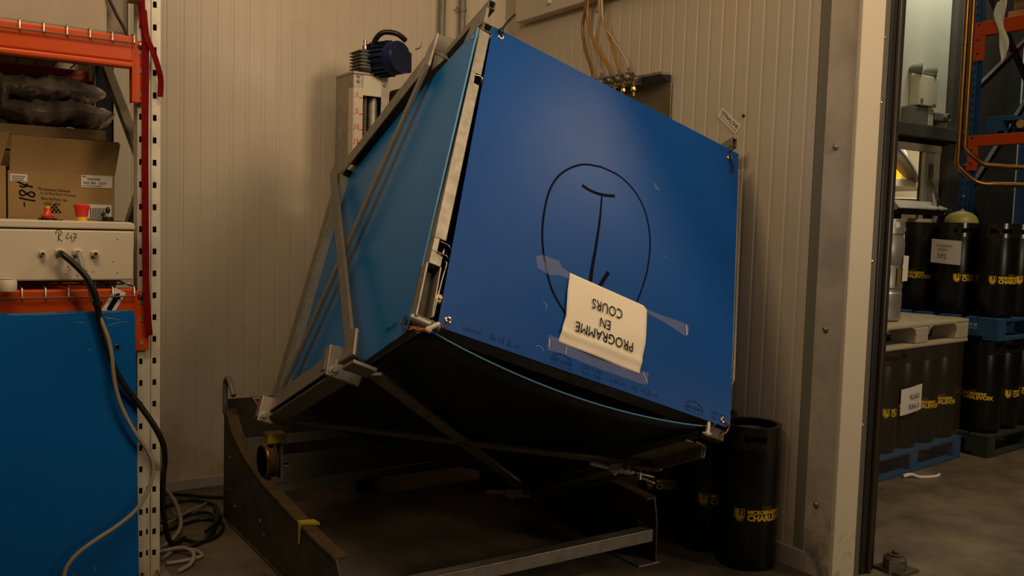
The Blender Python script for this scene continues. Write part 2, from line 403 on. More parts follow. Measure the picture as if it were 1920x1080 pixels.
def make_keg(label, group, loc, rot):
    t=thing('beer_keg',label,'keg',(0,0,0),0,group)
    MB().lathe([(.094,0),(.106,.004),(.1125,.014),(KR,.026),(KR,.500),(.1155,.508),(.108,.514),(.085,.520),(.03,.524),(0,.524)],40).build('body','keg',t,smooth=35)
    rim=MB(); r0,r1=.1035,.1180
    ho=.55
    for c in (-PI/2,PI/2):
        rim.ring(r0,r1,.500,.526,c-ho,c+ho,10); rim.ring(r0,r1,.556,.590,c-ho,c+ho,10)
    rim.ring(r0,r1,.500,.590,-PI/2+ho,PI/2-ho,20); rim.ring(r0,r1,.500,.590,PI/2+ho,PI*1.5-ho,20)
    rim.ring(.098,.1035,.578,.590,0,2*PI,40)
    rim.build('handle_rim','kegrim',t,smooth=40)
    MB().lathe([(.033,.515),(.033,.556),(.030,.562),(.026,.562),(.026,.548),(.010,.548),(.008,.553),(0,.553)],24).build('valve','kegrim',t,smooth=40)
    L=keg_label_mesh().build('brand_print','yellow',t)
    small_plate_mesh().build('owner_print','yellow_dim',t)
    t.location=loc; t.rotation_euler=(0,0,rot); return t
def az(x,y): return math.atan2(y,x)
def facing(x,y,off=0):       # rotation turning the keg's text start towards the photographer, then offset (rad)
    return math.atan2(-y,-x)+PI/2+off
K0=make_keg('black beer keg nearest the white door casing, rim and yellow brewery name in view','kegs beside the tumbler',(2.866,2.502,0),facing(2.866,2.502,-.02))
def keg(label, group, loc, off, labels=True):
    c=dup(K0); c.location=loc; c.rotation_euler=(0,0,facing(loc[0],loc[1],off)); tag(c,label,'keg',group)
    if not labels:
        for ch in list(c.children):
            if ch.name.startswith(('brand','owner')): bpy.data.objects.remove(ch)
    return c
keg('middle black keg half hidden behind the nearest keg, only its shield showing','kegs beside the tumbler',(2.872,2.748,0),.18)
keg('black keg farthest into the corner, its print showing beside the toggle clamp','kegs beside the tumbler',(2.852,2.995,0),-.28)

# ------------------------------------------------------------------ tumbling cage, in its own tilted frame (u right, v down, w back)
CU=Matrix(((.932497,-.360956,.012668),(-.148101,-.350145,.924913),(-.329418,-.864355,-.379967)))
cage=bpy.data.objects.new('tumbling_cage',None); COL.objects.link(cage); cage.empty_display_size=.05
cage.matrix_world=Matrix.Translation((1.766762,2.846487,2.091336)) @ CU.to_4x4()
tag(cage,'big tilted cube shaped tumbling cage of galvanised tube clad in blue sheets','tumbler')
bpy.context.view_layer.update()
G='galv'
def box_part(name, lo, hi, material=G, parent=cage, bevel=.002): return MB().bb(lo,hi).build(name,material,parent,bevel=bevel)
# frame tubes
post=MB(); pa=Vector((-.024,.034,.022)); pb=Vector((-.044,1.0,.022))
def pp(v): t=(v-.034)/.966; return pa.lerp(pb,t)
def seg(v0,v1,du=0,w=.042):
    a=pp(v0)+Vector((du,0,0)); b=pp(v1)+Vector((du,0,0)); post.bar(a,b,w,.042,(0,0,1))
seg(.034,.225); seg(.225,.27,-.011,.020); seg(.27,.905); seg(.905,.955,-.011,.020); seg(.955,1.0)
post.build('corner_post',G,cage,bevel=.002)
ch=MB(); ch.bar((-.069,1.0,.022),(-.072,1.185,.022),.006,.042,(0,0,1)); ch.bar((-.022,1.0,.022),(-.020,1.175,.022),.005,.042,(0,0,1)); 
MB().bar((-.046,1.0,.050),(-.046,1.185,.050),.05,.006,(0,0,1)).build('channel_back','dsteel',cage)  # darker steel colour paints the shade inside the channel
ch.build('post_channel',G,cage,bevel=.001)
MB().cyl((-.075,1.185,.03),(-.020,1.205,-.004),.017,14).build('tube_end',G,cage,smooth=40)
MB().cyl((-.020,1.19,.01),(.010,1.207,-.002),.012,12).build('tube_end','galv_dull',cage,smooth=40)
MB().tube([(-.030,.238,-.001),(-.012,.243,-.012),(-.006,.255,-.008),(-.004,.262,.02)],.003,8).build('latch_pin','chrome',cage,smooth=60)
MB().tube([(-.040,.915,.0),(-.012,.925,-.010),(.006,.935,.01)],.0025,6).build('wire_clip','chrome',cage,smooth=60)
MB().tube([(-.046,.955,-.001),(-.014,.962,-.010),(.004,.968,.01)],.0025,6).build('wire_clip','chrome',cage,smooth=60)
MB().tube([(-.024,.935,.0),(-.026,.952,-.004),(-.026,.96,.0)],.0028,6).build('wire_clip','chrome',cage,smooth=60)
MB().tube([(-.012,.975,.002),(-.006,.985,.0),(-.012,1.05,.0),(-.017,1.17,.0)],.0025,6).build('wire_clip','wire',cage,smooth=60)
bo=MB().lathe([(0,-.012),(.006,-.012),(.007,-.007),(.007,-.004),(.0125,-.004),(.0125,0)],16,(-.008,1.104,.004)).build('bolt','brass',cage,smooth=40)
MB().bb((-.02,1.09,.004),(.02,1.12,.010)).build('bolt_plate','galv_dull',cage)
for nm,u,v,w,h in (('edge_tube',-.016,.012,.036,.036),('edge_tube',-.017,-.098,.030,.036),('edge_tube',1.181,-.053,.027,.042)):
    MB().hollow((u,v,0),(u,v,1.30),w,h,.0025,(0,-1,0)).build(nm,'galv_dull',cage)
    MB().bb((u-w/2+.003,v-h/2+.003,.06),(u+w/2-.003,v+h/2-.003,.07)).build('tube_shade','inner',cage)  # near-black insert paints the shade in the open tube mouth
MB().bar((-.030,-.078,.012),(-.030,-.006,.012),.012,.02,(0,0,1)).build('corner_gusset',G,cage)
MB().add([(-.036,-.078,.02),(-.036,-.006,.02),(-.036,-.006,.16),(-.036,-.078,.10)],[(0,1,2,3)]).build('corner_gusset','galv_dull',cage,solid=.006)
MB().bar((1.178,-.032,.02),(1.172,-.005,.02),.012,.02,(0,0,1)).build('corner_gusset',G,cage)
for a,b in (((.02,.02,.05),(1.18,.02,.05)),((.02,1.18,.07),(1.18,1.18,.07)),((.02,.02,1.28),(1.18,.02,1.28)),((.02,1.18,1.28),(1.18,1.18,1.28)),((-.03,.05,1.28),(-.04,1.17,1.28)),((1.19,.05,1.28),(1.19,1.17,1.28)),((1.18,1.19,.07),(1.18,1.19,1.28)),((-.03,1.19,.07),(-.03,1.19,1.28))):
    MB().bar(a,b,.036,.036,(1,1,1)).build('frame_tube','galv_dull',cage,bevel=.002)
MB().bar((1.222,.055,.03),(1.212,1.0,.03),.020,.03,(0,0,1)).build('right_post',G,cage,bevel=.002)
MB().prism([(1.242,.060,.012),(1.232,1.00,.012),(1.228,1.018,.02),(1.226,1.018,.06),(1.238,.060,.06)],(-.010,0,.0)).build('right_post','galv_dull',cage)
rbm=MB(); rbm.bar((1.11,1.262,.075),(1.15,1.262,1.26),.085,.006,(0,1,0)); rbm.bar((1.155,1.285,.085),(1.19,1.285,1.26),.006,.045,(0,1,0))
rbm.build('lower_angle_bar','galv_dull',cage,bevel=.002)
MB().tube([(1.105,1.262,.066),(1.150,1.264,.074),(1.160,1.275,.078),(1.158,1.306,.083)],.003,6).build('bright_edge',G,cage,smooth=60)
# sheets
def rpoly(c, r):            # polygon with rounded corners
    out=[]
    for i,(p,rr) in enumerate(zip(c,r)):
        p=Vector(p); a=Vector(c[i-1]); b=Vector(c[(i+1)%len(c)])
        if rr<=0: out.append(p); continue
        da=(a-p).normalized()*rr; db=(b-p).normalized()*rr
        for k in range(6):
            t=k/5; q=(1-t)**2*(p+da)+2*t*(1-t)*p+t*t*(p+db); out.append(q)
    return out
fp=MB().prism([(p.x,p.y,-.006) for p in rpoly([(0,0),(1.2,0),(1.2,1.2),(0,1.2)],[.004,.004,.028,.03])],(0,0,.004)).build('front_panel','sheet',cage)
lp=MB().prism([(-.062,p.x,p.y) for p in rpoly([(.058,-.03),(1.215,.066),(1.235,.6),(1.19,1.36),(.035,1.29)],[.01,.03,.0,.02,.02])],(-.004,0,0)).build('left_panel','sheet_lit',cage)
MB().tube([(-.066,.062,-.030),(-.066,.63,.018),(-.066,1.19,.064)],.0032,5,False).build('panel_edge','edge',lp)
def sag(u,w): return 1.2+.058*math.sin(PI*min(1,max(0,(u+.02)/1.13)))**.8*(1-.2*w)
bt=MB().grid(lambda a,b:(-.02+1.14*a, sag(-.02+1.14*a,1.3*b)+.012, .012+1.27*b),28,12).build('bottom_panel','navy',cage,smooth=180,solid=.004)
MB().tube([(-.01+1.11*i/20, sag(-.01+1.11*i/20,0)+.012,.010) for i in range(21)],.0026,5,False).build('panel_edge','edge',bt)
MB().bb((.0,.035,.02),(1.2,.040,1.29)).build('top_panel','sheet',cage)
MB().bb((1.196,.03,.03),(1.20,1.19,1.29)).build('right_panel','sheet',cage)
MB().bb((-.02,.03,1.292),(1.2,1.19,1.296)).build('back_panel','sheet',cage)
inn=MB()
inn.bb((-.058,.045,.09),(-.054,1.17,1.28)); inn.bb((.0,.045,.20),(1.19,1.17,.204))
inn.build('cage_shade','inner',cage)  # near-black sheets added to paint the shade inside the cage
# eyelets and ties
def eyelet(u,v,w,parent,n=(0,0,1)):
    MB().lathe([(.006,.0),(.006,-.003),(.011,-.003),(.014,-.0005),(.014,.0005),(.006,.0005)],14,(u,v,w)).build('eyelet','chrome',parent,smooth=60)
    MB().lathe([(0,-.0012),(.0062,-.0012),(.0062,0),(0,0)],12,(u,v,w)).build('eyelet_hole','inner',parent)
for u,v in ((.038,.027),(1.150,.040),(.031,1.168),(1.166,1.178)): eyelet(u,v,-.0062,fp)
MB().tube([(.033,.024,-.008),(.031,.008,-.016),(.046,-.034,-.02),(.076,-.098,-.01)],.0042,6).build('black_zip_tie','black',cage,smooth=60)
MB().bb((.022,.002,-.022),(.040,.018,-.008)).build('zip_tie_head','black',cage,bevel=.002)
for pts in ([(1.150,.042,-.010),(1.164,.072,-.014),(1.174,.100,-.012)],[(1.146,.046,-.010),(1.158,.085,-.013),(1.163,.114,-.012)]):
    MB().tube(pts,.0022,6).build('wire_tie','black',cage,smooth=60)
MB().tube([(1.150,.036,-.010),(1.152,.012,-.014),(1.162,-.006,-.006)],.004,6).build('black_zip_tie','black',cage,smooth=60)
for k in range(2):
    MB().tube([(.031,1.170,-.010),(.026,1.188+.004*k,-.014),(.014,1.199+.003*k,-.013),(-.002,1.203,-.006)],.0024,6).build('wire_tie','brown_wire',cage,smooth=60)
MB().tube([(-.002,1.196,-.018),(-.018,1.210,-.02),(-.030,1.222,-.018)],.0075,8).build('white_zip_tie','zip',cage,smooth=60)
MB().lathe([(0,-.008),(.008,-.007),(.0115,0),(.008,.007),(0,.008)],10,(-.031,1.225,-.016)).build('zip_tie_head','zip',cage,smooth=60)
for k in range(2):
    MB().tube([(-.088,1.240-.010*k,-.004),(-.065,1.226+.008*k,-.008),(-.045,1.230-.006*k,-.008),(-.028,1.228,-.012)],.0028,6).build('wire_tie','copper_wire',cage,smooth=60)
    MB().tube([(-.068,1.152+.03*k,.104),(-.079,1.186,.092+.01*k),(-.079,1.207,.066),(-.086,1.236,.006)],.0028,6).build('wire_tie','brown_wire',cage,smooth=60)
MB().lathe([(0,0),(.010,0),(.012,.002),(.006,.004)],12,(-.068,1.178,.088),'X').build('eyelet','black',lp)
MB().lathe([(0,-.003),(.008,-.003),(.012,0)],12,(-.067,.085,.0),'X').build('eyelet','scuff',lp,smooth=60)
MB().tube([(1.100,1.205,-.004),(1.094,1.232,-.01),(1.090,1.246,-.012)],.006,8).build('white_zip_tie','zip',cage,smooth=60)
MB().lathe([(0,-.008),(.008,-.006),(.010,0),(.008,.006),(0,.008)],10,(1.089,1.250,-.012)).build('zip_tie_head','zip',cage,smooth=60)
MB().tube([(1.072,1.250,-.006),(1.088,1.250,-.012),(1.112,1.244,-.006)],.003,6).build('zip_tie_tail','zip',cage,smooth=60)
MB().tube([(1.166,1.180,-.010),(1.186,1.190,-.014),(1.190,1.206,-.006),(1.176,1.226,0),(1.150,1.246,.02)],.003,6).build('wire_tie','copper_wire',cage,smooth=60)
MB().bb((1.10,1.205,.012),(1.19,1.250,.05)).build('corner_block','dsteel',cage,bevel=.004)
# marker drawing and print on the front sheet
FN=lambda x,y:(x,y,-.0068)
dk=MB()
stroke(dk,[(.452,1.003),(.388,.936),(.344,.84),(.32,.745),(.316,.64),(.33,.546),(.37,.467),(.443,.401),(.525,.373)],(.0042,.0036),FN)
stroke(dk,[(.525,.373),(.611,.374),(.69,.41),(.747,.48),(.777,.583),(.777,.696),(.762,.778),(.74,.853),(.72,.90)],(.0034,.0028),FN)
stroke(dk,[(.456,.485),(.49,.491),(.531,.489),(.568,.48),(.601,.468)],.0058,FN)
stroke(dk,[(.545,.492),(.547,.587),(.543,.699),(.537,.787),(.535,.847)],(.003,.0080),FN)
stroke(dk,[(.607,.784),(.589,.821),(.575,.853)],.0075,FN)
dk.build('marker_drawing','ink',fp)
def fit(mb,s,w,h,fn,bold=0,align='C'):
    vs,fs=textmesh(s,1,bold); x0=min(p.x for p in vs); x1=max(p.x for p in vs); y0=min(p.y for p in vs); y1=max(p.y for p in vs)
    mb.add([fn((p.x-(x0+x1)/2)/(x1-x0)*w,(p.y-(y0+y1)/2)/(y1-y0)*h) for p in vs],fs); return mb
def at(u,v,r=0.):            # upright print on the front sheet
    c,q=math.cos(r),math.sin(r)
    return lambda x,y:(u+x*c+y*q, v+x*q-y*c, -.0066)
for k,o in enumerate((0,.57)):
    pr=MB(); fit(pr,'KARTON',.062,.014,at(.118+o,1.176)); pr.build('maker_print','print_ink',fp); pr=MB()
    if 1: fit(pr,'06 14',.054,.020,at(.208+o,1.174)); pr.build('date_print','print_ink',fp); pr=MB()
    for i in range(3):
        a=[(math.cos(PI/2+i*2*PI/3),math.sin(PI/2+i*2*PI/3)),(math.cos(PI/2+(i+1)*2*PI/3),math.sin(PI/2+(i+1)*2*PI/3))]
        stroke(pr,[(.254+o+a[0][0]*.012*.9,1.176-a[0][1]*.012),(.254+o+a[1][0]*.012*.75,1.176-a[1][1]*.010)],.0012,FN,False)
    fit(pr,'S7',.016,.011,at(.284+o,1.177)); stuff(pr.build('recycling_print','print_ink',fp)); pr=MB()
    fit(pr,'SAINT-GOBAIN',.084,.013,at(.457+o,1.172),.02); fit(pr,'E M B A L L A G E',.084,.009,at(.457+o,1.187))
    for i in range(9):
        t=i/8; x=.425+o+.064*t; y=1.160-.012*math.sin(PI*t)
        stroke(pr,[(x,y+.003),(x+.006*(1-2*t)*-.5,y-.004)],.0013,FN,False)
    stroke(pr,[(.420+o,1.162),(.440+o,1.150),(.457+o,1.146),(.474+o,1.150),(.494+o,1.162)],.0012,FN); stuff(pr.build('logo_print','print_ink',fp)); pr=MB()
    fit(pr,'1200 X 1000',.088 if k==0 else .066,.014,at(.582+o-(0 if k==0 else .012),1.163)); fit(pr,'R30 - 1500',.076 if k==0 else .056,.014,at(.580+o-(0 if k==0 else .012),1.183)); stuff(pr.build('size_print','print_ink',fp))
sc=MB(); stroke(sc,[(.776,.332),(.779,.346),(.79,.353),(.803,.352)],.0012,FN); stroke(sc,[(.784,.334),(.786,.344),(.797,.348)],.0008,FN)
stroke(sc,[(.352,1.152),(.366,1.146),(.378,1.150),(.384,1.160)],.0010,FN); stroke(sc,[(.358,.99),(.372,.995),(.374,1.012)],.0010,FN); stroke(sc,[(.85,.62),(.856,.63)],.001,FN)
stuff(sc.build('scuff_marks','scuff',fp))
lt=MB(); LF=lambda x,y:(-.0668,1.157+y*.99+.0*x,.216-x)
fit(lt,'EMBALLAGE SV',.095,.018,lambda x,y:(-.0668,1.160-y,.216-x)); lt.build('sheet_print','print_ink',lp)
ls=MB()
for dv,w0,w1 in ((.000,.14,.30),(.012,.13,.24),(.020,.10,.16)): stroke(ls,[(w0,1.196+dv),(w1,1.200+dv)],.0009,lambda x,y:(-.0668,y,x),False)
stuff(ls.build('scuff_marks','scuff',lp))
# braces on the left and bottom sides
def brace(a,b,w,h,up): MB().bar(a,b,w,h,up).build('cross_brace','galv_dull',cage,bevel=.002)
brace((-.120,.02,1.33),(-.142,1.20,.368),.055,.012,(1,0,0))
brace((-.108,.03,.31),(-.108,.628,.812),.040,.014,(1,0,0)); brace((-.108,.622,.806),(-.108,1.20,1.318),.040,.014,(1,0,0))
lg=MB(); lg.bar((-.100,.055,1.26),(-.100,1.14,1.39),.006,.10,(0,0,1)); lg.bar((-.07,.055,1.215),(-.07,1.14,1.345),.06,.006,(0,0,1)); lg.build('side_angle_bar','galv_dull',cage,bevel=.002)
brace((-.05,1.287,.335),(1.11,1.287,1.235),.055,.012,(0,1,0)); brace((-.05,1.287,1.16),(1.08,1.287,.44),.055,.012,(0,1,0))
brace((1.13,1.283,.56),(1.15,1.283,1.26),.050,.014,(0,1,0))
cb=MB(); cb.bb((-.152,1.192,.467),(-.146,1.262,1.20)); cb.build('corner_angle','galv',cage,bevel=.002)
cb=MB(); cb.bb((-.150,1.282,.467),(-.076,1.288,1.20)); cb.build('corner_angle','galv_dull',cage,bevel=.002)
MB().bb((-.140,1.20,.47),(-.070,1.276,1.19)).build('slot_shade','inner',cage)  # near-black filler paints the shade in the slot between the flanges
for w0,PQ,bo_ in ((.455,[(-.184,1.189),(-.136,1.185),(-.136,1.244),(-.046,1.259),(-.052,1.304),(-.174,1.297)],(-.152,1.275)),
                  (1.20,[(-.193,1.205),(-.143,1.204),(-.143,1.257),(-.068,1.275),(-.068,1.311),(-.191,1.313)],(-.171,1.289))):
    bk=MB().prism([(u,v,w0) for u,v in PQ],(0,0,.012)).build('corner_bracket',G,cage,bevel=.003)
    MB().prism([(PQ[0][0],PQ[0][1],w0+.012),(PQ[0][0],PQ[5][1]-.02,w0+.012),(PQ[0][0],PQ[5][1]-.02,w0+.05),(PQ[0][0],PQ[0][1],w0+.05)],(.008,0,0)).build('bracket_side','galv_dull',bk)
    b=MB().lathe([(0,-.010),(.009,-.010),(.010,-.004),(.018,-.003),(.018,0)],14,(bo_[0],bo_[1],w0)); b.build('bolt','galv',bk,smooth=40)
tb=MB(); tb.add([(-.150,1.262,.42),(-.150,1.150,.36),(-.150,1.165,.30),(-.150,1.268,.27)],[(0,1,2,3)]); tb.build('bent_tab',G,cage,solid=.012,bevel=.003)
tb=MB(); tb.add([(-.154,1.290,.36),(-.151,1.290,.265),(-.060,1.290,.28),(-.062,1.290,.37)],[(0,1,2,3)]); tb.build('bent_tab',G,cage,solid=.014,bevel=.003)
# upper left angle and its bent bracket
ub=MB(); ub.bar((-.100,.050,1.24),(-.100,-.022,.335),.006,.085,(0,1,0)); ub.build('upper_angle','galv_dull',cage,bevel=.002)
ub=MB(); ub.bar((-.055,.005,1.24),(-.055,-.06,.335),.09,.006,(0,1,0)); ub.build('upper_angle','galv_dull',cage,bevel=.002)
MB().add([(-.104,.045,.43),(-.104,.045,.30),(-.104,-.105,.275),(-.104,-.075,.345)],[(0,1,2,3)]).build('bent_tab',G,cage,solid=.010,bevel=.002)
MB().add([(-.080,.03,.34),(-.080,-.160,.35),(-.005,-.178,.35),(-.02,-.08,.35)],[(0,1,2,3)]).build('bent_tab','galv_dull',cage,solid=.010,bevel=.002)
# toggle clamps
def clamp(px):
    a,b,c,d=[Vector(p) for p in px]; U=Vector((0,-1,0))
    e=MB().tube([a,a.lerp(b,.9)],.009,10,False); hd=e.build('toggle_clamp','clampm',cage,smooth=60)
    m=MB(); m.bar(b,b.lerp(c,.9),.030,.036,(0,1,0)); m.bar(b.lerp(c,.15),b.lerp(c,.5)+Vector((0,.02,0)),.022,.03,(0,1,0)); m.build('clamp_body','clampm',hd,bevel=.006)
    MB().bar(c.lerp(d,-.25),c.lerp(d,.28),.040,.034,(0,1,0)).build('clamp_jaw','clampm',hd,bevel=.008)
    for t in (-.12,.15): 
        p=c.lerp(d,t); MB().cyl(p-Vector((.0,0,.024)),p+Vector((0,0,.024)),.013,12).build('rivet','chrome',hd,smooth=40)
    MB().cyl(c.lerp(d,.50)-Vector((0,.028,0)),c.lerp(d,.50)+Vector((0,.030,0)),.011,10).build('spindle','galv',hd,smooth=40)
    MB().bar(c.lerp(d,.35)+Vector((0,.006,0)),d+Vector((0,.006,0)),.016,.008,(0,1,0)).build('clamp_hook','galv',hd,bevel=.003)
    MB().bar(c.lerp(d,.55)+Vector((0,.02,0)),d+Vector((0,.032,-.01)),.014,.008,(0,1,0)).build('clamp_hook','galv',hd,bevel=.003)
clamp([(.963,1.315,1.343),(1.018,1.315,1.264),(1.077,1.315,1.194),(1.184,1.315,1.18)])
clamp([(.947,1.312,.493),(1.037,1.312,.485),(1.075,1.312,.44),(1.205,1.312,.425)])
MB().bar((1.06,1.300,.455),(1.20,1.297,.37),.035,.010,(0,1,0)).build('clamp_plate','galv_dull',cage,bevel=.003)

# taped paper notice, upside down on the front sheet
def c2r(p): return cage.matrix_world @ Vector(p)
sg=bpy.data.objects.new('paper_notice',None); COL.objects.link(sg); sg.matrix_world=cage.matrix_world.copy(); sg.empty_display_size=.05
tag(sg,'cream paper notice taped upside down on the blue front sheet','notice'); bpy.context.view_layer.update()
def pw(t): return -.0085-.005*math.exp(-((t-.83)/.05)**2)-.005*math.sin(t*PI)*1.0
def edge(pts,t):
    for (t0,u0,v0),(t1,u1,v1) in zip(pts,pts[1:]):
        if t<=t1: k=(t-t0)/(t1-t0); return u0+(u1-u0)*k, v0+(v1-v0)*k
    return pts[-1][1:]
LE=[(0,.447,.847),(.25,.444,.918),(.5,.447,.985),(.62,.449,1.012),(.8,.440,1.062),(1,.435,1.109)]
RE=[(0,.767,.858),(.06,.785,.870),(.45,.788,.985),(.55,.787,1.006),(.8,.779,1.066),(1,.774,1.120)]
def sheetpt(a,t):
    l=edge(LE,t); r=edge(RE,t); return Vector((l[0]+(r[0]-l[0])*a, l[1]+(r[1]-l[1])*a, pw(t)-.002*math.sin(a*9+t*4)*t))
MB().grid(sheetpt,24,32).build('paper','paper',sg,smooth=180,solid=.0006)
tx=MB()
def onpaper(u0,v0): return lambda x,y:(u0-x, v0+y, pw((v0+y-.852)/.262)-.0042)
fit(tx,'PROGRAMME',.243,.037,onpaper(.611,1.036)); fit(tx,'EN',.044,.034,onpaper(.608,.988)); fit(tx,'COURS',.130,.038,onpaper(.611,.930))
tx.build('notice_lettering','ink',sg)
def tape(pts,w):
    MB().add([(u,v,w+.0008*(i%2)) for i,(u,v) in enumerate(pts)],[tuple(range(len(pts)))]).build('clear_tape','tape',sg,solid=.0004)
tape([(.307,.835),(.335,.820),(.398,.818),(.415,.838),(.47,.850),(.47,.868),(.40,.872),(.37,.885),(.318,.876)],-.0075)
tape([(.76,.866),(.84,.868),(.93,.862),(.978,.862),(.984,.885),(.976,.912),(.94,.906),(.88,.892),(.80,.882),(.76,.882)],-.0078)
tape([(.394,1.098),(.44,1.096),(.60,1.110),(.775,1.108),(.815,1.102),(.813,1.148),(.78,1.152),(.60,1.152),(.45,1.146),(.396,1.150)],-.0076)
for (a,b,r) in (((.40,1.112),(.403,1.140),.0016),((.970,.868),(.975,.905),.002),((.79,1.108),(.812,1.142),.0012),((.47,1.118),(.468,1.143),.001)):
    m=MB(); stroke(m,[a,b],r,lambda x,y:(x,y,-.0088),False); m.build('tape_crease','label',sg)

# ------------------------------------------------------------------ machine base
bs=thing('machine_base','dirty galvanised steel floor base with sloping side plates under the blue tumbler','machine base',(1.845,3.4,0))
LP=[(2.70,0),(4.08,0),(4.08,.545),(4.05,.505),(3.953,.418),(3.86,.38),(3.757,.345),(3.523,.298),(3.299,.276),(2.98,.247),(2.765,.240),(2.715,.17)]
RP=[(2.682,0),(4.08,0),(4.08,.545),(4.05,.505),(3.953,.425),(3.757,.355),(3.523,.315),(3.299,.302),(3.046,.288),(2.705,.268),(2.686,.179)]
for X,P,sx in ((1.156,LP,1),(2.526,RP,-1)):
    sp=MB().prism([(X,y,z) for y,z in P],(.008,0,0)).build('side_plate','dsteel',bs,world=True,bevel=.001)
    top=[p for p in P if p[1]>.2 and p[0]<4.06]
    f=MB(); n=len(top)
    x0,x1=(X-.004,X+.046) if sx>0 else (X-.040,X+.012)
    f.v=[Vector((x0,y,z)) for y,z in top]+[Vector((x1,y,z)) for y,z in top]; f.f=[(i,i+1,n+i+1,n+i) for i in range(n-1)]
    f.build('rail_flange','rust',bs,world=True,solid=.010)
    for y,z in ((3.98,.16),(3.98,.30),(3.90,.10),(3.55,.14),(3.50,.10)):
        m=MB().lathe([(0,-.006),(.006,-.005),(.008,0)],10,(X-.001 if sx>0 else X+.008,y,z),'X'); m.build('bolt','chrome',sp,smooth=60,world=True)
ff=MB(); ff.bb((2.43,2.675,0),(2.545,2.98,.006)); ff.build('foot_plate',G,bs,world=True,bevel=.002)
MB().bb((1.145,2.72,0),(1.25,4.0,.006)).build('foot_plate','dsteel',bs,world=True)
fb=MB(); fb.bb((1.164,2.698,.087),(2.526,2.704,.137)); fb.bb((1.164,2.698,.132),(2.526,2.752,.138)); fb.build('front_cross_bar',G,bs,world=True,bevel=.002)
MB().prism([(2.524,2.70,.137),(2.524,2.79,.150),(2.524,2.79,.10),(2.524,2.70,.09)],(-.006,0,0)).build('gusset','galv_dull',bs,world=True)
MB().cyl((2.520,2.775,.118),(2.495,2.775,.118),.007,8).build('bolt','rust',bs,world=True,smooth=40)
MB().bb((1.17,4.095,.076),(2.52,4.101,.122)).build('rear_cross_bar',G,bs,world=True,bevel=.002)
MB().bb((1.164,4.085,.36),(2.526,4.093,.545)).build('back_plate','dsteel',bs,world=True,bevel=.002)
MB().bb((1.164,4.088,.125),(2.526,4.094,.36)).build('back_plate','galv_dull',bs,world=True)
MB().prism([(1.293,4.0835,.536),(1.345,4.0835,.540),(1.335,4.0835,.48)],(0,-.001,0)).build('warning_sticker','redstick',bs,world=True)
MB().prism([(1.287,4.0845,.541),(1.352,4.0845,.545),(1.335,4.0845,.47)],(0,-.001,0)).build('sticker_border','label',bs,world=True)
MB().tube([(1.16,4.078,.48),(1.16,4.078,.60),(1.16,4.066,.635),(1.16,4.034,.648),(1.16,3.995,.625),(1.16,3.950,.585)],.012,8).build('hook','galv_dull',bs,world=True,smooth=60)
MB().prism([(1.152,3.118,.262),(1.21,3.105,.262),(1.215,3.055,.262),(1.152,3.09,.262)],(0,0,.008)).build('tape_scrap','caution',bs,world=True)
MB().prism([(1.150,3.10,.265),(1.150,3.075,.262),(1.146,3.075,.195),(1.146,3.085,.190)],(-.002,0,0)).build('tape_scrap','caution',bs,world=True)
# roller carriage that runs on the sloping rails
rc=thing('roller_carriage','steel carriage bar with a rusty grooved roller on the left rail','carriage',(1.25,3.58,.30))
for X in (1.197,2.49):
    wz=.378
    w=MB().lathe([(0,-.026),(.040,-.026),(.064,-.024),(.071,-.020),(.071,-.014),(.062,-.010),(.062,.010),(.071,.014),(.071,.020),(.064,.024),(.040,.026),(0,.026)],28,(X,3.585,wz),'X').build('roller','rust',rc,world=True,smooth=30)
    MB().lathe([(.0635,-.0275),(.072,-.0225),(.0725,-.018),(.066,-.0275)],28,(X,3.585,wz),'X').build('bright_rim','copper',w,world=True,smooth=60)
    s=1 if X<2 else -1
    MB().bb((X+s*.048-.006,3.555,.30),(X+s*.048+.006,3.615,.49)).build('roller_bracket','galv_dull',rc,world=True,bevel=.002)
    MB().cyl((X+s*.03,3.585,wz-.03),(X+s*.085,3.585,wz-.03),.012,12).build('axle_bolt','chrome',rc,world=True,smooth=40)
cbm=MB(); cbm.bb((1.25,3.56,.405),(2.44,3.566,.445)); cbm.bb((1.25,3.56,.400),(2.44,3.64,.406)); cbm.build('carriage_bar','dsteel',rc,world=True,bevel=.002)
MB().bb((1.186,3.55,.452),(1.262,3.62,.492)).build('tape_band','caution',rc,world=True,bevel=.003)
# lift column with screw, gearbox and motor
lc=thing('lift_column','galvanised screw lift column with a white scale and blue electric motor on top','lift column',(1.88,4.2,0))
cl=MB(); cl.bb((1.788,4.15,0),(1.792,4.36,2.085)); cl.build('column_side',G,lc,world=True)
MB().bb((1.968,4.15,0),(1.972,4.36,2.085)).build('column_side',G,lc,world=True)
MB().bb((1.788,4.355,0),(1.972,4.36,2.085)).build('column_back','galv_dull',lc,world=True)
MB().bb((1.788,4.147,0),(1.838,4.152,2.085)).build('column_flange',G,lc,world=True,bevel=.002)
MB().bb((1.936,4.147,0),(1.972,4.152,2.085)).build('column_flange',G,lc,world=True,bevel=.002)
MB().bb((1.838,4.145,1.985),(1.936,4.152,2.085)).build('top_plate','cream',lc,world=True,bevel=.002)
MB().bb((1.784,4.140,2.085),(1.976,4.365,2.098)).build('top_plate',G,lc,world=True,bevel=.002)
MB().bb((1.792,4.30,.3),(1.968,4.31,2.08)).build('column_shade','inner',lc,world=True)  # near-black plate paints the shade behind the lead screw
scw=MB()
for k in range(90):
    z=.9+k*.0125
    scw.lathe([(.009,z),(.0135,z+.003),(.0135,z+.006),(.009,z+.009),(.009,z+.0125)],10,(1.872,4.20,0))
scw.build('lead_screw','galv_dull',lc,world=True,smooth=30)
MB().cyl((1.915,4.20,.8),(1.915,4.20,1.985),.024,14).build('guide_tube',G,lc,world=True,smooth=40)
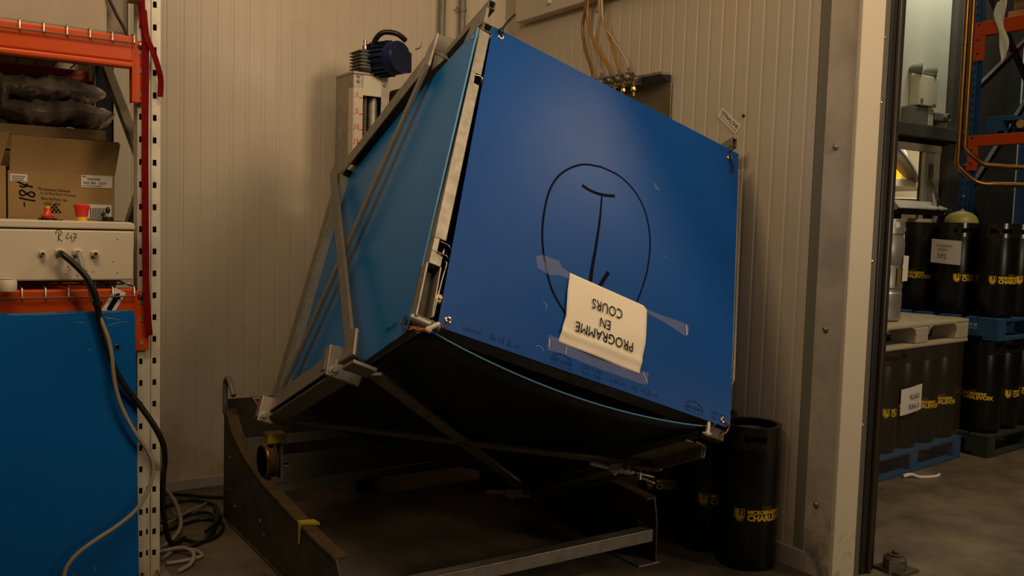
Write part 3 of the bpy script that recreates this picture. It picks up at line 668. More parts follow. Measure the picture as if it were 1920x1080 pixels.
MB().cyl((1.88,4.16,1.988),(1.88,4.1435,2.03),.0,8) if False else None
stp=MB(); stp.bb((1.764+.0,4.1455,1.20),(1.837,4.1468,2.018)); 
stp=MB(); stp.bb((1.790,4.1445,1.2),(1.8375,4.1465,2.018)); stp.bb((1.7855,4.1445,1.2),(1.7875,4.20,2.018)); st=stp.build('scale_strip','whiteplast',lc,world=True)
sn=MB()
for i,z in enumerate((1.972,1.893,1.817,1.746,1.68,1.61)):
    sn.bb((1.817,4.1435,z-.0025),(1.8375,4.1445,z+.0025)); sn.bb((1.790,4.1435,z-.0015),(1.797,4.1445,z+.0015))
    fit(sn,str(i*5),.011 if i<2 else .023,.025,lambda x,y:(1.807+x,4.1436,z+.014+y),.02)
    sn.bb((1.7845,4.19,z-.0015),(1.7855,4.20,z+.0015))
sn.build('scale_numbers','red',st,world=True)
for x,z in ((1.812,2.05),(1.953,2.045),(1.812,2.075)): MB().lathe([(0,-.006),(.008,-.005),(.010,0)],10,(x,4.146,z),'Y').build('bolt','galv_dull',lc,world=True,smooth=60)
gb=MB(); gb.bb((1.812,4.12,2.10),(1.880,4.23,2.205)); g=gb.build('gearbox','gear',lc,world=True,bevel=.012)
fins=MB()
for k in range(6): fins.bb((1.804,4.112,2.112+k*.016),(1.886,4.238,2.118+k*.016))
fins.build('cooling_fins','gear',g,world=True)
MB().lathe([(.010,2.205),(.014,2.208),(.014,2.225),(.008,2.228),(.008,2.245),(.010,2.245),(.010,2.252),(0,2.252)],12,(1.846,4.15,0)).build('oil_plug','chrome',g,world=True,smooth=40)
a=Vector((1.900,4.20,2.165)); ax=Vector((.40,-.92,.02)).normalized()
q=ax.to_track_quat('Z','Y').to_matrix().to_4x4(); TM=Matrix.Translation(a) @ q
mo=MB().lathe([(0,-.03),(.055,-.03),(.062,-.02),(.062,.0),(.076,.01),(.076,.14),(.080,.142),(.080,.185),(.074,.196),(0,.196)],32).xf(TM).build('motor','motor',lc,world=True,smooth=35)
fn=MB()
for k in range(20):
    t=2*PI*k/20; r0,r1=.074,.087; c,s_=math.cos(t),math.sin(t)
    fn.bar((c*.080,s_*.080,.015),(c*.080,s_*.080,.138),.016,.004,(-s_,c,0))
fn.xf(TM).build('cooling_fins','motor',mo,world=True)
gr=MB()
for k in range(-4,5):
    for j in range(-4,5):
        if k*k+j*j<18: gr.bb((k*.0145-.0048,j*.0145-.0048,.1955),(k*.0145+.0048,j*.0145+.0048,.1968))
gr.xf(TM).build('fan_grille','inner',mo,world=True)
MB().bb((.055,-.06,.10),(.098,.04,.185)).xf(TM).build('terminal_box','motor',mo,world=True,bevel=.006)
MB().tube([(1.885,4.15,2.17),(1.880,4.12,2.24),(1.905,4.08,2.285),(1.965,4.05,2.285),(2.02,4.06,2.262)],.013,10).build('motor_cable','black',lc,world=True,smooth=60)
MB().tube([(2.075,4.06,2.225),(2.095,4.05,2.235),(2.105,4.05,2.262)],.004,6).build('lifting_pin','galv',mo,world=True,smooth=60)
MB().bb((2.02,4.10,1.96),(2.09,4.25,2.04)).build('rear_knob','rust',lc,world=True,bevel=.02)

# ------------------------------------------------------------------ fittings on the walls
for x,lbl in ((2.492,'grey conduit pipe on the back wall, the left one of two'),(2.623,'grey conduit pipe on the back wall nearest the corner, with a pipe clip')):
    t=thing('conduit_pipe',lbl,'pipe',(x,4.555,0))
    MB().cyl((x,4.555,.06),(x,4.555,4.2),.019,14).build('pipe','galv_dull',t,smooth=40,world=True)
    for z in (2.59,1.2) if x>2.6 else (1.2,):
        MB().lathe([(.0185,-.012),(.0235,-.012),(.0235,.012),(.0185,.012)],16,(x,4.555,z)).build('pipe_clip','galv_dull',t,smooth=40,world=True)
        MB().cyl((x-.04,4.553,z+.004),(x-.01,4.553,z+.004),.007,10).build('clip_screw','galv',t,smooth=40,world=True)
mf=thing('hose_manifold','stainless hose bracket with five brass valves on the right wall','hose bracket',(2.98,3.42,1.9))
MB().bb((2.984,3.195,1.55),(2.992,3.70,2.065)).build('wall_plate','stain',mf,world=True,bevel=.002)
MB().prism([(2.984,3.20,2.066),(2.925,3.20,2.100),(2.925,3.20,2.112),(2.984,3.20,2.112)],(0,.47,0)).build('bracket_bar','galv_dull',mf,world=True,bevel=.001)
MB().prism([(2.984,3.198,2.068),(2.932,3.198,2.098),(2.984,3.198,2.100)],(0,.004,0)).build('bar_mouth','inner',mf,world=True)
MB().cyl((2.905,3.33,2.075),(2.905,3.66,2.075),.016,12).build('manifold_pipe','stain',mf,world=True,smooth=40)
ends=[]
for i,y in enumerate((3.358,3.432,3.501,3.566,3.638)):
    v=MB().lathe([(0,-.052),(.006,-.052),(.006,-.034),(.008,-.033),(.014,-.028),(.015,-.010),(.011,-.004),(.007,0),(.007,.03),(0,.03)],12,(2.895,y,2.062)).build('brass_nut','brass',mf,world=True,smooth=40)
    MB().cyl((2.895,y,2.085),(2.90,y+.025,2.118),.013,12).build('valve_body','stain',mf,world=True,smooth=40)
    MB().cyl((2.900,y+.022,2.115),(2.912,y+.062,2.150),.010,10).build('hose_tail','galv_dull',mf,world=True,smooth=40)
    MB().bar((2.885,y+.01,2.115),(2.882,y+.05,2.122),.008,.012).build('valve_lever','stain',mf,world=True,bevel=.002)
MB().cyl((2.895,3.318,2.088),(2.895,3.345,2.088),.012,10).build('end_cap','chrome',mf,world=True,smooth=40)
HO=[('dark amber hose curving down to the valve nearest the corner','hose2',.0085,[(2.90,3.78,2.95),(2.915,3.785,2.549),(2.92,3.812,2.417),(2.92,3.787,2.304),(2.918,3.735,2.21),(2.912,3.700,2.150)]),
 ('amber hose curving down to the middle valve','hose',.008,[(2.90,3.76,2.95),(2.915,3.762,2.62),(2.92,3.772,2.45),(2.92,3.695,2.302),(2.918,3.60,2.20),(2.912,3.563,2.150)]),
 ('thin amber hose curving to the second valve from the right','hose',.0065,[(2.90,3.66,2.95),(2.915,3.653,2.524),(2.92,3.643,2.43),(2.92,3.568,2.285),(2.912,3.494,2.150)]),
 ('thin pale hose curving to the rightmost brass valve','hosec',.0048,[(2.90,3.64,2.95),(2.915,3.648,2.46),(2.92,3.57,2.325),(2.918,3.47,2.22),(2.912,3.420,2.150)]),
 ('clear hose behind the amber hoses, ending at the second valve from the corner','hosec',.0075,[(2.92,3.66,2.95),(2.93,3.692,2.532),(2.94,3.728,2.47),(2.94,3.740,2.35),(2.93,3.69,2.22),(2.912,3.628,2.150)])]
for l,m,r,p in HO:
    tag(MB().tube(p,r,8).build('hose',m,None,smooth=60),l,'hose','hoses on the right wall')
# rotated sticker on the right wall
st=thing('wall_sticker','small slanted white sticker lettered in black on the right wall','sticker',(2.99,2.84,1.87))
ea=Vector((0,2.770-2.878,1.822-1.905)).normalized(); eb=Vector((0,-ea.z,ea.y))
if eb.z<0: eb=-eb
oc=Vector((2.9935,2.829,1.858))
mb=MB(); mb.prism([oc-ea*.072-eb*.022,oc+ea*.072-eb*.022,oc+ea*.072+eb*.022,oc-ea*.072+eb*.022],(-.0006,0,0)); mb.build('sticker','paper',st,world=True)
mb=MB(); pf=plane_fn(oc+Vector((-.0012,0,0)),ea,eb); fit(mb,'TETRALONE',.128,.016,lambda x,y:pf(x,y+.007),.015); fit(mb,'MP-VOR-X-AL TETRALONE',.122,.007,lambda x,y:pf(x+.004,y-.011)); mb.build('sticker_lettering','ink',st,world=True)
tag(MB().lathe([(0,-.006),(.006,-.005),(.008,0)],10,(2.994,2.745,1.874),'X').build('wall_plug','rust',None,smooth=60),'small dark wall plug beside the slanted sticker','plug')

# ------------------------------------------------------------------ pallet rack on the left
RY=3.47
rk=thing('pallet_rack','pallet rack with orange beams and a white perforated upright','rack',(.7,3.9,0))
def upright(x0, yf, name, m, z1=3.2, dirn=1):
    prof=[(.0,.07),(0,0),(.005,0),(.017,0),(.021,0),(.023,.007),(.031,.007),(.038,.007),(.046,.007),(.048,0),(.052,0),(.065,0),(.078,0),(.078,.07)]
    zs=[0]; k=0
    while .099+.0813*k<z1: zs += [.099+.0813*k-.011,.099+.0813*k+.011]; k+=1
    zs.append(z1); mb=MB(); n=len(prof)
    mb.v=[Vector((x0+px,yf+dirn*py,z)) for z in zs for px,py in prof]
    for j in range(len(zs)-1):
        for i in range(n-1):
            hole=j%2==1 and (i in (2,10) or (i==6 and zs[j]<.36))
            if not hole: a=j*n+i; mb.f.append((a,a+1,a+n+1,a+n))
    o=mb.build(name,m,rk,world=True,solid=.002)
    MB().bb((x0+.004,min(yf+dirn*.045,yf+dirn*.05),.01),(x0+.074,max(yf+dirn*.045,yf+dirn*.05),z1)).build('upright_shade','inner',rk,world=True)  # near-black sheet added as painted shade behind the holes
    return o
upright(.676,3.506,'upright','white_up'); upright(.676,4.50,'rear_upright','white_up',dirn=-1)
MB().bb((.64,3.47,0),(.79,3.60,.006)).build('foot_plate','galv_dull',rk,world=True)
for x in (.690,.742): MB().lathe([(.011,0),(.011,.012),(.006,.016),(.006,.03),(0,.03)],8,(x,3.488,.006)).build('anchor_bolt','brass',rk,world=True,smooth=30)
for a,b in (((.70,3.575,1.58),(.70,4.46,2.10)),((.70,4.46,2.14),(.70,3.575,2.72)),((.70,3.575,.30),(.70,4.46,.86)),((.70,4.46,.9),(.70,3.575,1.46))):
    MB().bar(a,b,.035,.035,(0,0,1)).build('diagonal_brace','galv_dull',rk,world=True,bevel=.002)
for z,y0 in ((1.947,RY),(1.048,RY)):
    for yy in (y0,4.46):
        fr = yy==y0
        m=MB(); m.bb((-.9,yy,z-.035),(.656,yy+.045,z+.056)); m.bb((-.9,yy-.004,z-.056),(.656,yy+.045,z-.035)); bm_=m.build('beam','orange',rk,world=True,bevel=.007)
        if fr:
            c=MB(); c.bb((.650,yy+.018,z-.175),(.712,yy+.026,z+.046)); c.bb((.650,yy-.002,z-.175),(.658,yy+.05,z+.046)); c.build('end_connector','orange',rk,world=True,bevel=.003)
            MB().lathe([(0,-.010),(.010,-.008),(.012,0)],12,(.683,yy+.018,z+.028),'Y').build('lock_pin','chrome',rk,world=True,smooth=60)
            for dz in (.005,-.06,-.145): MB().bb((.680,yy+.016,z+dz-.008),(.691,yy+.020,z+dz+.008)).build('connector_hook','galv',rk,world=True)
for z,lbl in ((1.947,'upper wire mesh deck lapping over the orange beam'),(1.048,'lower wire mesh deck under the grey control box')):
    wd=thing('wire_deck',lbl,'wire deck',(.3,3.9,z+.06),0,'wire decks on the rack')
    m=MB()
    for k in range(20): 
        x=.6555-.0715*k
        m.tube([(x,4.49,z+.063),(x,3.466,z+.063),(x,3.460,z+.058),(x,3.460,z+.026)],.0034,5,False)
    stuff(m.build('mesh_wire','wire',wd,world=True,smooth=60))
    m=MB(); m.tube([(-.75,3.4565,z+.029),(.66,3.4565,z+.029)],.0030,6,False)
    m.build('front_wire','wire',wd,world=True,smooth=60)
    m=MB()
    for k in range(6): m.tube([(-.75,3.55+.16*k,z+.067),(.66,3.55+.16*k,z+.067)],.003,5,False)
    stuff(m.build('cross_wire','wire',wd,world=True,smooth=60))
# arrow sticker on the lower beam
ar=thing('arrow_sticker','white sticker with a black arrow on the lower orange beam','sticker',(.585,3.469,1.06))
ec=Vector((.621-.588,0,1.088-1.030)).normalized(); ed=Vector((ec.z,0,-ec.x)); oc=Vector((.589,3.4685,1.058))
m=MB(); m.prism([oc-ec*.046-ed*.021,oc-ec*.046+ed*.021,oc+ec*.046+ed*.021,oc+ec*.046-ed*.021],(0,-.0008,0)); m.build('sticker','label',ar,world=True)
m=MB(); aw=lambda a,b: oc+ec*a+ed*b+Vector((0,-.0014,0))
m.add([aw(-.036,-.009),aw(-.036,.009),aw(.016,.009),aw(.012,.020),aw(.036,0),aw(.012,-.020),aw(.016,-.009)],[(0,1,2,3,4,5,6)]); m.build('arrow','ink',ar,world=True)
# red strap
sp=thing('red_strap','dark red webbing strap hanging down the white rack upright','strap',(.695,3.49,1.6))
def ribbon(pts, w, y=0):
    m=MB(); P=catmull([Vector(p) for p in pts],6); k0=0
    for i,p in enumerate(P):
        d=(P[min(i+1,len(P)-1)]-P[max(i-1,0)]).normalized(); s=Vector((0,1,0)).cross(d).normalized()
        m.v += [p-s*w/2,p+s*w/2]
    m.f=[(2*i,2*i+1,2*i+3,2*i+2) for i in range(len(P)-1)]; return m
ribbon([(.676,3.478,2.60),(.682,3.474,2.137),(.693,3.474,2.02),(.696,3.476,1.93),(.696,3.480,1.57),(.698,3.476,1.2),(.700,3.470,1.06),(.709,3.468,.93)],.024).build('webbing','strap',sp,world=True,solid=.0022)
ribbon([(.690,3.470,2.10),(.699,3.468,2.01),(.722,3.464,1.95),(.741,3.466,1.89),(.749,3.474,1.85),(.748,3.480,1.80)],.020).build('loose_tail','strap',sp,world=True,solid=.0022)
# control box on the lower shelf
eb_=thing('control_box','pale grey plastic control box with cable glands on the lower rack shelf','control box',(.3,3.6,1.13))
m=MB(); pl=[(-.25,1.135),(.653,1.135),(.657,1.312),(-.25,1.312)]
m.prism([(x,3.462,z) for x,z in pl],(0,.30,0)); m.build('body','encl',eb_,world=True,bevel=.006)
lidp=rpoly([(-.25,1.316),(.657,1.316),(.657,1.341),(-.25,1.372)],[0,0,.022,.03])
lidp=rpoly([(-.262,1.316),(.659,1.316),(.659,1.343),(-.262,1.343)],[0,0,.020,.022])
MB().prism([(p.x,3.458,p.y) for p in lidp],(0,.308,0)).build('lid','encl',eb_,world=True,bevel=.006)
def gland(x,z,r,plug):
    m=MB(); m.lathe([(r*1.25,0),(r*1.25,-.008),(r*1.0,-.010),(r*1.0,-.012)],6,(x,3.462,z),'Y'); m.lathe([(r*.92,-.010),(r*.92,-.020),(r*.62,-.022),(r*.60,-.006)],18,(x,3.462,z),'Y')
    g=m.build('cable_gland','encl',eb_,world=True,smooth=30)
    MB().lathe([(0,-.018),(r*.62,-.018),(r*.62,-.012),(0,-.012)],14,(x,3.462,z),'Y').build('gland_bore',plug,g,world=True)
gland(.360,1.229,.0085,'inner'); gland(.414,1.233,.0125,'inner'); gland(.469,1.233,.0135,'beamblue'); gland(.525,1.229,.0115,'rust')
pf=lambda x,y:(x,3.4612,y)
hw=MB(); 
stroke(hw,[(.409,1.272),(.412,1.290),(.410,1.304)],.0010,pf); stroke(hw,[(.402,1.296),(.404,1.306),(.412,1.311),(.420,1.304),(.416,1.293),(.410,1.288),(.414,1.278),(.422,1.272)],.0010,pf)
stroke(hw,[(.442,1.302),(.436,1.290),(.436,1.281),(.444,1.284),(.449,1.288)],.0010,pf); stroke(hw,[(.450,1.294),(.452,1.280),(.454,1.268)],.0010,pf); stroke(hw,[(.456,1.298),(.466,1.297),(.462,1.284),(.459,1.273)],.0010,pf); stroke(hw,[(.456,1.286),(.470,1.286)],.0009,pf)
hw.build('pen_writing','ink',eb_,world=True)
m=MB()
for x,z in ((.44,1.183),(.445,1.172),(.433,1.157),(.47,1.152),(.52,1.166),(.60,1.16),(.50,1.17),(.585,1.20),(.60,1.282)): m.lathe([(0,-.001),(.0022,-.001),(.0022,0)],6,(x,3.462,z),'Y')
stuff(m.build('dirt_specks','rust',eb_,world=True))
# buttons on its lid
m=MB().lathe([(.030,1.343),(.030,1.350),(.0,1.350)],18,(.388,3.56,0)).build('switch_base','black',eb_,world=True,smooth=40)
MB().lathe([(.020,1.350),(.022,1.358),(.012,1.368),(.0105,1.384),(.0,1.384)],16,(.388,3.56,0)).build('toggle_knob','red',m,world=True,smooth=40)
MB().lathe([(.007,1.384),(.007,1.392),(.0,1.392)],12,(.388,3.56,0)).build('knob_tip','yel',m,world=True,smooth=40)
m=MB().lathe([(.019,1.343),(.019,1.360),(0,1.360)],20,(.497,3.555,0)).build('stop_button_base','yel',eb_,world=True,smooth=40)
MB().lathe([(.020,1.358),(.022,1.376),(.0265,1.392),(.027,1.398),(.024,1.402),(.0,1.403)],24,(.497,3.555,0)).build('stop_button','red',m,world=True,smooth=40)
m=MB().lathe([(.019,1.343),(.019,1.358),(.015,1.360),(0,1.360)],18,(.583,3.555,0)).build('key_switch','black',eb_,world=True,smooth=40)
MB().bb((.5815,3.545,1.358),(.5845,3.553,1.372)).build('key','galv',m,world=True)
MB().lathe([(0,-.013),(.006,-.010),(.0085,0),(.006,.010),(0,.012)],12,(.583,3.550,1.384)).build('key_head','black',m,world=True,smooth=60)
k_=MB(); k_.bar((.568,3.540,1.372),(.545,3.530,1.347),.003,.006); k_.build('spare_key','chrome',m,world=True)
MB().bar((.570,3.542,1.376),(.560,3.536,1.362),.004,.014).build('spare_key_head','black',m,world=True,bevel=.002)
MB().bb((.36,3.50,1.3435),(.43,3.60,1.3455)).build('black_pad','black',eb_,world=True)
MB().bb((.55,3.51,1.3435),(.63,3.60,1.3455)).build('black_pad','black',eb_,world=True)
cp=thing('plastic_puck','round off-white plastic puck lying in front of the control box','puck',(.252,3.426,1.104))
MB().lathe([(.029,1.104),(.031,1.108),(.031,1.137),(.028,1.143),(.0,1.145)],28,(.250,3.424,0)).build('cap_body','whiteplast',cp,world=True,smooth=35)
MB().lathe([(.0,1.1455),(.022,1.1455),(.023,1.1465),(.022,1.1472),(.0,1.1472)],24,(.250,3.424,0)).build('cap_rim','whiteplast',cp,world=True,smooth=35)
# cardboard boxes and film bags
bx=thing('cardboard_box','open cardboard box with handwritten address and 184 behind the control box','box',(.465,3.95,1.116))
MB().bb((.284,3.80,1.116),(.648,4.10,1.520)).build('body','card',bx,world=True,bevel=.002)
MB().prism([(.290,3.803,1.520),(.648,3.803,1.520),(.664,3.79,1.648),(.296,3.79,1.650)],(0,.005,0)).build('front_flap','card',bx,world=True)
MB().prism([(.648,3.82,1.520),(.648,4.08,1.520),(.668,4.06,1.63),(.672,3.84,1.645)],(.005,0,0)).build('side_flap','card_dark',bx,world=True)
pf=lambda x,y:(x,3.7985,y)
a=MB()
def fitr(mb,s,cx,cz,w,h,rot=0,bold=0):
    c,q=math.cos(rot),math.sin(rot); fit(mb,s,w,h,lambda x,y:(cx+x*c-y*q,3.7982,cz+x*q+y*c),bold)
lb=MB(); lb.bb((.292,3.7983,1.481),(.348,3.7995,1.508)); l1=lb.build('address_label','label',bx,world=True)
t=MB(); 
for i in range(3): fit(t,('Microbrasserie du Nord','Paul, QC','Expédition Baie St'),) if False else None
for i,w in enumerate((.044,.040,.038)): t.bb((.297,3.7976,1.498-.007*i),(.297+w,3.7981,1.5005-.007*i))
stuff(t.build('small_print','kegrim',l1,world=True))
lb=MB(); lb.bb((.4905,3.7983,1.478),(.572+.0,3.7995,1.521)) if False else lb.bb((.530,3.7983,1.470),(.640,3.7995,1.516)); l2=lb.build('shipping_label','label',bx,world=True)
t=MB(); fit(t,'G3Z 3E4',.044,.010,lambda x,y:(.558+x,3.7976,1.487+y),.02); t.bb((.534,3.7976,1.509),(.546,3.7981,1.512))
for i,(x,z,w) in enumerate(((.548,1.503,.05),(.552,1.498,.044),(.590,1.488,.03),(.590,1.482,.026),(.534,1.475,.07))): t.bb((x,3.7976,z),(x+w,3.7981,z+.0018))
t.build('label_lettering','kegrim',l2,world=True)
lb=MB(); lb.bb((.545,3.7983,1.35),(.637,3.7995,1.405)); l3=lb.build('barcode_label','label',bx,world=True)
t=MB()
for i in range(20): t.bb((.560+i*.003,3.7976,1.352),(.560+i*.003+(.0012 if i%3 else .002),3.7981,1.392))
stuff(t.build('barcode','kegrim',l3,world=True))
w=MB()
stroke(w,[(.312,1.482),(.340,1.468),(.366,1.462)],.0028,pf); stroke(w,[(.322,1.465),(.332,1.461),(.342,1.463),(.348,1.474)],.0026,pf)
stroke(w,[(.346,1.436),(.330,1.449),(.322,1.440),(.330,1.429),(.346,1.436),(.360,1.444),(.372,1.436),(.366,1.426),(.358,1.428),(.346,1.436)],.0026,pf)
stroke(w,[(.320,1.421),(.345,1.415),(.374,1.411)],.0026,pf); stroke(w,[(.337,1.406),(.338,1.388)],.0022,pf)
w.build('marker_number','ink',bx,world=True)
w=MB()
for s_,cx,cz,wd_ in (('Microbrasserie Charlevoix',.438,1.455,.108),('6 rue Paul-René Tremblay',.452,1.438,.122),('Baie-St-Paul, Qc',.438,1.419,.088),('G3Z  3E4',.430,1.402,.056)): fitr(w,s_,cx,cz,wd_,.011,-.05)
w.build('handwriting','ink',bx,world=True)
cn=MB()
for r in range(4):
    for c in range(4-r):
        x=.437+(c-(3-r)/2)*.0125; z=1.372+r*.0085
        cn.add([(x-.0055,3.7982,z),(x,3.7982,z-.0045),(x+.0055,3.7982,z),(x,3.7982,z+.0085-.003)],[(0,1,2,3)])
stuff(cn.build('cone_emblem','ink',bx,world=True))
b2=thing('cardboard_box','plain cardboard box at the left edge, beside the box marked 184','box',(.1,3.95,1.116))
MB().bb((-.05,3.79,1.116),(.278,4.10,1.535)).build('body','card',b2,world=True,bevel=.002)
MB().prism([(-.04,3.80,1.535),(.262,3.80,1.535),(.290,3.77,1.655),(-.04,3.77,1.66)],(0,.005,0)).build('flap','card',b2,world=True)
b3=thing('cardboard_box','dark brown cardboard box resting on top under the grey film bags','box',(.26,4.15,1.537))
MB().bb((-.1,3.945,1.537),(.640,4.40,1.700)).build('body','card_dark',b3,world=True,bevel=.003)
MB().bb((-.1,3.944,1.60),(.640,3.946,1.607)).build('fold_line','kegrim',b3,world=True)
MB().bb((-.101,3.942,1.66),(.642,4.405,1.7015)).build('lid_band','card_dark',b3,world=True,bevel=.003)
from mathutils import noise as NZ
def filmbag(cx,cy,cz,sx,sy,sz,seed,name,label):
    m=MB(); n1,n2=110,44
    def bil(d): return sum(abs(NZ.noise(d*f+Vector((seed,f,1))))*w for f,w in ((1.1,1.0),(2.3,.5),(5,.10)))
    def surf(sgn):
        def f(a,b):
            x=2*a-1; y=2*b-1; e=max(0,(1-abs(x)**3.2)*(1-abs(y)**3.0))**.55
            d=Vector((x*2.6+y*.9,y*1.5-x*.4,sgn*.7)); k=bil(d)
            xx=cx+sx*x*(1+.07*NZ.noise(Vector((y*3,seed,0)))); yy=cy+sy*y*(1+.16*NZ.noise(Vector((x*3.5,seed,3))))
            lift=.28*sz*NZ.noise(Vector((x*1.9,seed,y)))
            return Vector((xx,yy,cz+lift+sgn*sz*e*(1.25-.75*k)+.35*sz*abs(x)**6*NZ.noise(Vector((seed,y*2,x)))))
        return f
    m.grid(surf(1),n1,n2); m.grid(surf(-1),n1,n2); return tag(m.build(name,'bag',None,smooth=40),label,'bag','film bags on the box')
filmbag(.475,4.08,1.765,.205,.13,.050,1.3,'film_bag','crumpled silver grey film bag, the lower of two, on the brown box')
filmbag(.445,4.09,1.856,.205,.13,.044,5.1,'film_bag','crumpled dull grey film bag, the upper of two, on the brown box')
filmbag(.235,4.05,1.815,.070,.11,.085,9.4,'film_bag','bunched dark film bag at the left end of the two flat bags')
rdb=tag(MB().bb((.30,4.38,1.86),(.66,4.44,1.95)).build('red_crate','strap',None,bevel=.004),'dark red panel in the shade under the upper orange beam','crate')
gb_=thing('grey_crate','large grey sided crate on the upper rack shelf','crate',(.2,3.85,2.013))
MB().bb((-.8,3.56,2.015),(.585,4.3,2.75)).build('crate_body','greybox',gb_,world=True,bevel=.01)
MB().bb((.585,3.60,2.015),(.665,4.3,2.75)).build('crate_side','greybox',gb_,world=True,bevel=.02)
tag(MB().tube([(.50,3.545,2.45),(.565,3.54,2.20),(.585,3.545,2.142),(.612,3.545,2.085),(.635,3.545,2.045),(.650,3.545,2.012)],.0055,8).build('black_cable','black',None,smooth=60),'black cable crossing the grey crate on the upper shelf','cable')
tag(MB().bb((.640,3.44,2.125),(.676,3.52,2.30)).build('wooden_batten','wood',None,bevel=.003),'end of a raw wooden batten above the red strap','batten')
# blue panel leaning on the rack
bp=thing('blue_board','tall blue plastic board leaning on the rack under the control box','board',(.2,3.40,0))
P=rpoly([(-.6,.002),(.662,.002),(.652,1.030),(-.6,1.030)],[0,0,.024,0])
pn_=MB().prism([(p.x,3.405+.02*p.y,p.y) for p in P],(0,.006,0)).build('board_sheet','board',bp,world=True)
MB().lathe([(.006,0),(.006,-.003),(.010,-.003),(.0115,0)],14,(.592,3.4228,.899),'Y').build('eyelet','chrome',pn_,world=True,smooth=60)
m=MB(); pf=lambda x,y:(x,3.4043+.02*y,y)
for a,b,r in (((.25,1.026),(.40,1.028),.0012),((.27,1.022),(.43,1.026),.0008),((.33,1.019),(.46,1.0255),.0007),((.48,1.027),(.63,1.028),.0010),((.50,1.022),(.60,1.024),.0006),((.55,1.010),(.57,1.000),.0012),((.56,1.006),(.60,.996),.001),((.455,.992),(.49,.990),.0009),((.56,.975),(.585,.985),.0011),((.585,.985),(.63,.990),.0007),((.50,.900),(.503,.89),.001),((.445,.11),(.446,.09),.0012),((.515,.10),(.512,.125),.001)): stroke(m,[a,b],r,pf,False)
stuff(m.build('scratches','scuff',pn_,world=True))
# cables from the control box
tag(MB().tube([(.414,3.45,1.233),(.416,3.40,1.228),(.446,3.385,1.200),(.484,3.375,1.155),(.507,3.375,1.110),(.519,3.38,1.066),(.530,3.395,1.001),(.551,3.39,.915),(.577,3.385,.829),(.615,3.39,.757),(.663,3.40,.688),(.714,3.40,.605),(.748,3.42,.530),(.762,3.46,.455),(.778,3.56,.36),(.80,3.65,.20),(.85,3.75,.04),(.93,3.86,.012)],.0105,12).build('power_cable','black',None,smooth=60),'thick black cable from the control box down past the rack upright','cable')
gc=tag(MB().tube([(.469,3.45,1.233),(.470,3.415,1.222),(.476,3.39,1.185),(.492,3.385,1.130),(.512,3.388,1.066),(.531,3.392,1.010),(.556,3.385,.936),(.567,3.38,.870),(.577,3.38,.775),(.600,3.38,.687),(.642,3.38,.597),(.686,3.385,.522),(.708,3.39,.453),(.688,3.385,.377),(.648,3.38,.314),(.584,3.375,.266),(.514,3.37,.229),(.454,3.37,.190),(.420,3.37,.148),(.408,3.37,.10),(.40,3.36,.012)],.0075,10).build('grey_cable','cable_g',None,smooth=60),'grey cable looping over the blue board and rack foot','cable')
tag(MB().lathe([(.012,-.006),(.016,-.006),(.016,.006),(.012,.006)],14,(.521,3.381,1.060)).build('cable_tie','black',None,smooth=60),'black cable tie round the cables at the board top','cable tie')
FC=[('black cable on the floor running along the wall foot','black',.008,[(.80,4.50,.009),(.98,4.53,.009),(1.075,4.48,.009),(1.155,4.40,.009),(1.30,4.30,.009)]),
 ('black cable on the floor crossing in front of the others','black',.009,[(.80,4.27,.010),(.965,4.33,.012),(1.07,4.36,.016),(1.16,4.22,.014),(1.10,4.00,.012),(1.04,3.85,.010),(.95,3.76,.010),(.80,3.78,.010)]),
 ('black cable on the floor curling back towards the rack','black',.008,[(.80,4.05,.009),(.93,4.12,.009),(1.04,4.16,.012),(1.10,4.10,.022),(1.09,3.95,.03),(1.02,3.86,.024),(1.13,4.03,.022),(1.142,4.18,.010)]),
 ('black cable loop nearest the machine base','black',.008,[(.80,3.93,.009),(.95,4.03,.009),(1.06,4.07,.010),(1.12,3.98,.011),(1.07,3.84,.010),(.98,3.78,.010),(.93,3.84,.010)]),
 ('thin grey cable on the floor running straight to the base','cable_g',.006,[(.80,3.96,.022),(.95,4.08,.028),(1.05,4.17,.03),(1.14,4.29,.012)]),
 ('thick grey cable loop on the floor beside the rack foot','cable_g',.0095,[(.80,4.40,.03),(.93,4.34,.10),(.955,4.15,.09),(.945,3.98,.04),(.90,3.88,.02),(.84,3.80,.014),(.80,3.77,.014)]),
 ('grey cable coil on the floor nearest the rack foot','cable_g',.008,[(.80,3.66,.012),(.87,3.74,.010),(.93,3.70,.010),(.94,3.62,.010),(.87,3.60,.010),(.80,3.60,.012)]),
 ('grey cable end bending over the floor by the upright','cable_g',.0085,[(.80,3.72,.020),(.88,3.70,.028),(.91,3.63,.024),(.88,3.55,.012),(.82,3.50,.010)])]
for l,m,r,p in FC: tag(MB().tube(p,r,8).build('floor_cable',m,None,smooth=60),l,'cable','cables on the floor by the rack')

# ------------------------------------------------------------------ hall: pallets, kegs, far rack
def pallet(label, x0, y0, ang, L, D, z, m, group=None, name='wooden_pallet', cat='pallet'):
    t=thing(name,label,cat,(x0,y0,z),ang,group)
    H=.14
    for k in range(7):
        w=.095 if k not in (0,6) else .14
        y=D*(k/6); y=min(max(y-w/2,0),D-w)
        MB().bb((0,y,H-.022),(L,y+w,H)).build('deck_board',m,t,bevel=.003)
    for j in (0,.5,1):
        x=j*(L-.10)
        for i in (0,.5,1):
            y=i*(D-.145); MB().bb((x,y,.022),(x+.10,y+.145,H-.040)).build('block',m,t,bevel=.003)
        MB().bb((x,.0,H-.040),(x+.10,D,H-.022)).build('stringer_board',m,t,bevel=.002)
    for i in (0,.5,1):
        y=i*(D-.10); MB().bb((0,y,0),(L,y+.10,.022)).build('bottom_board',m,t,bevel=.003)
    return t
A1=math.atan2(.106,1.001)
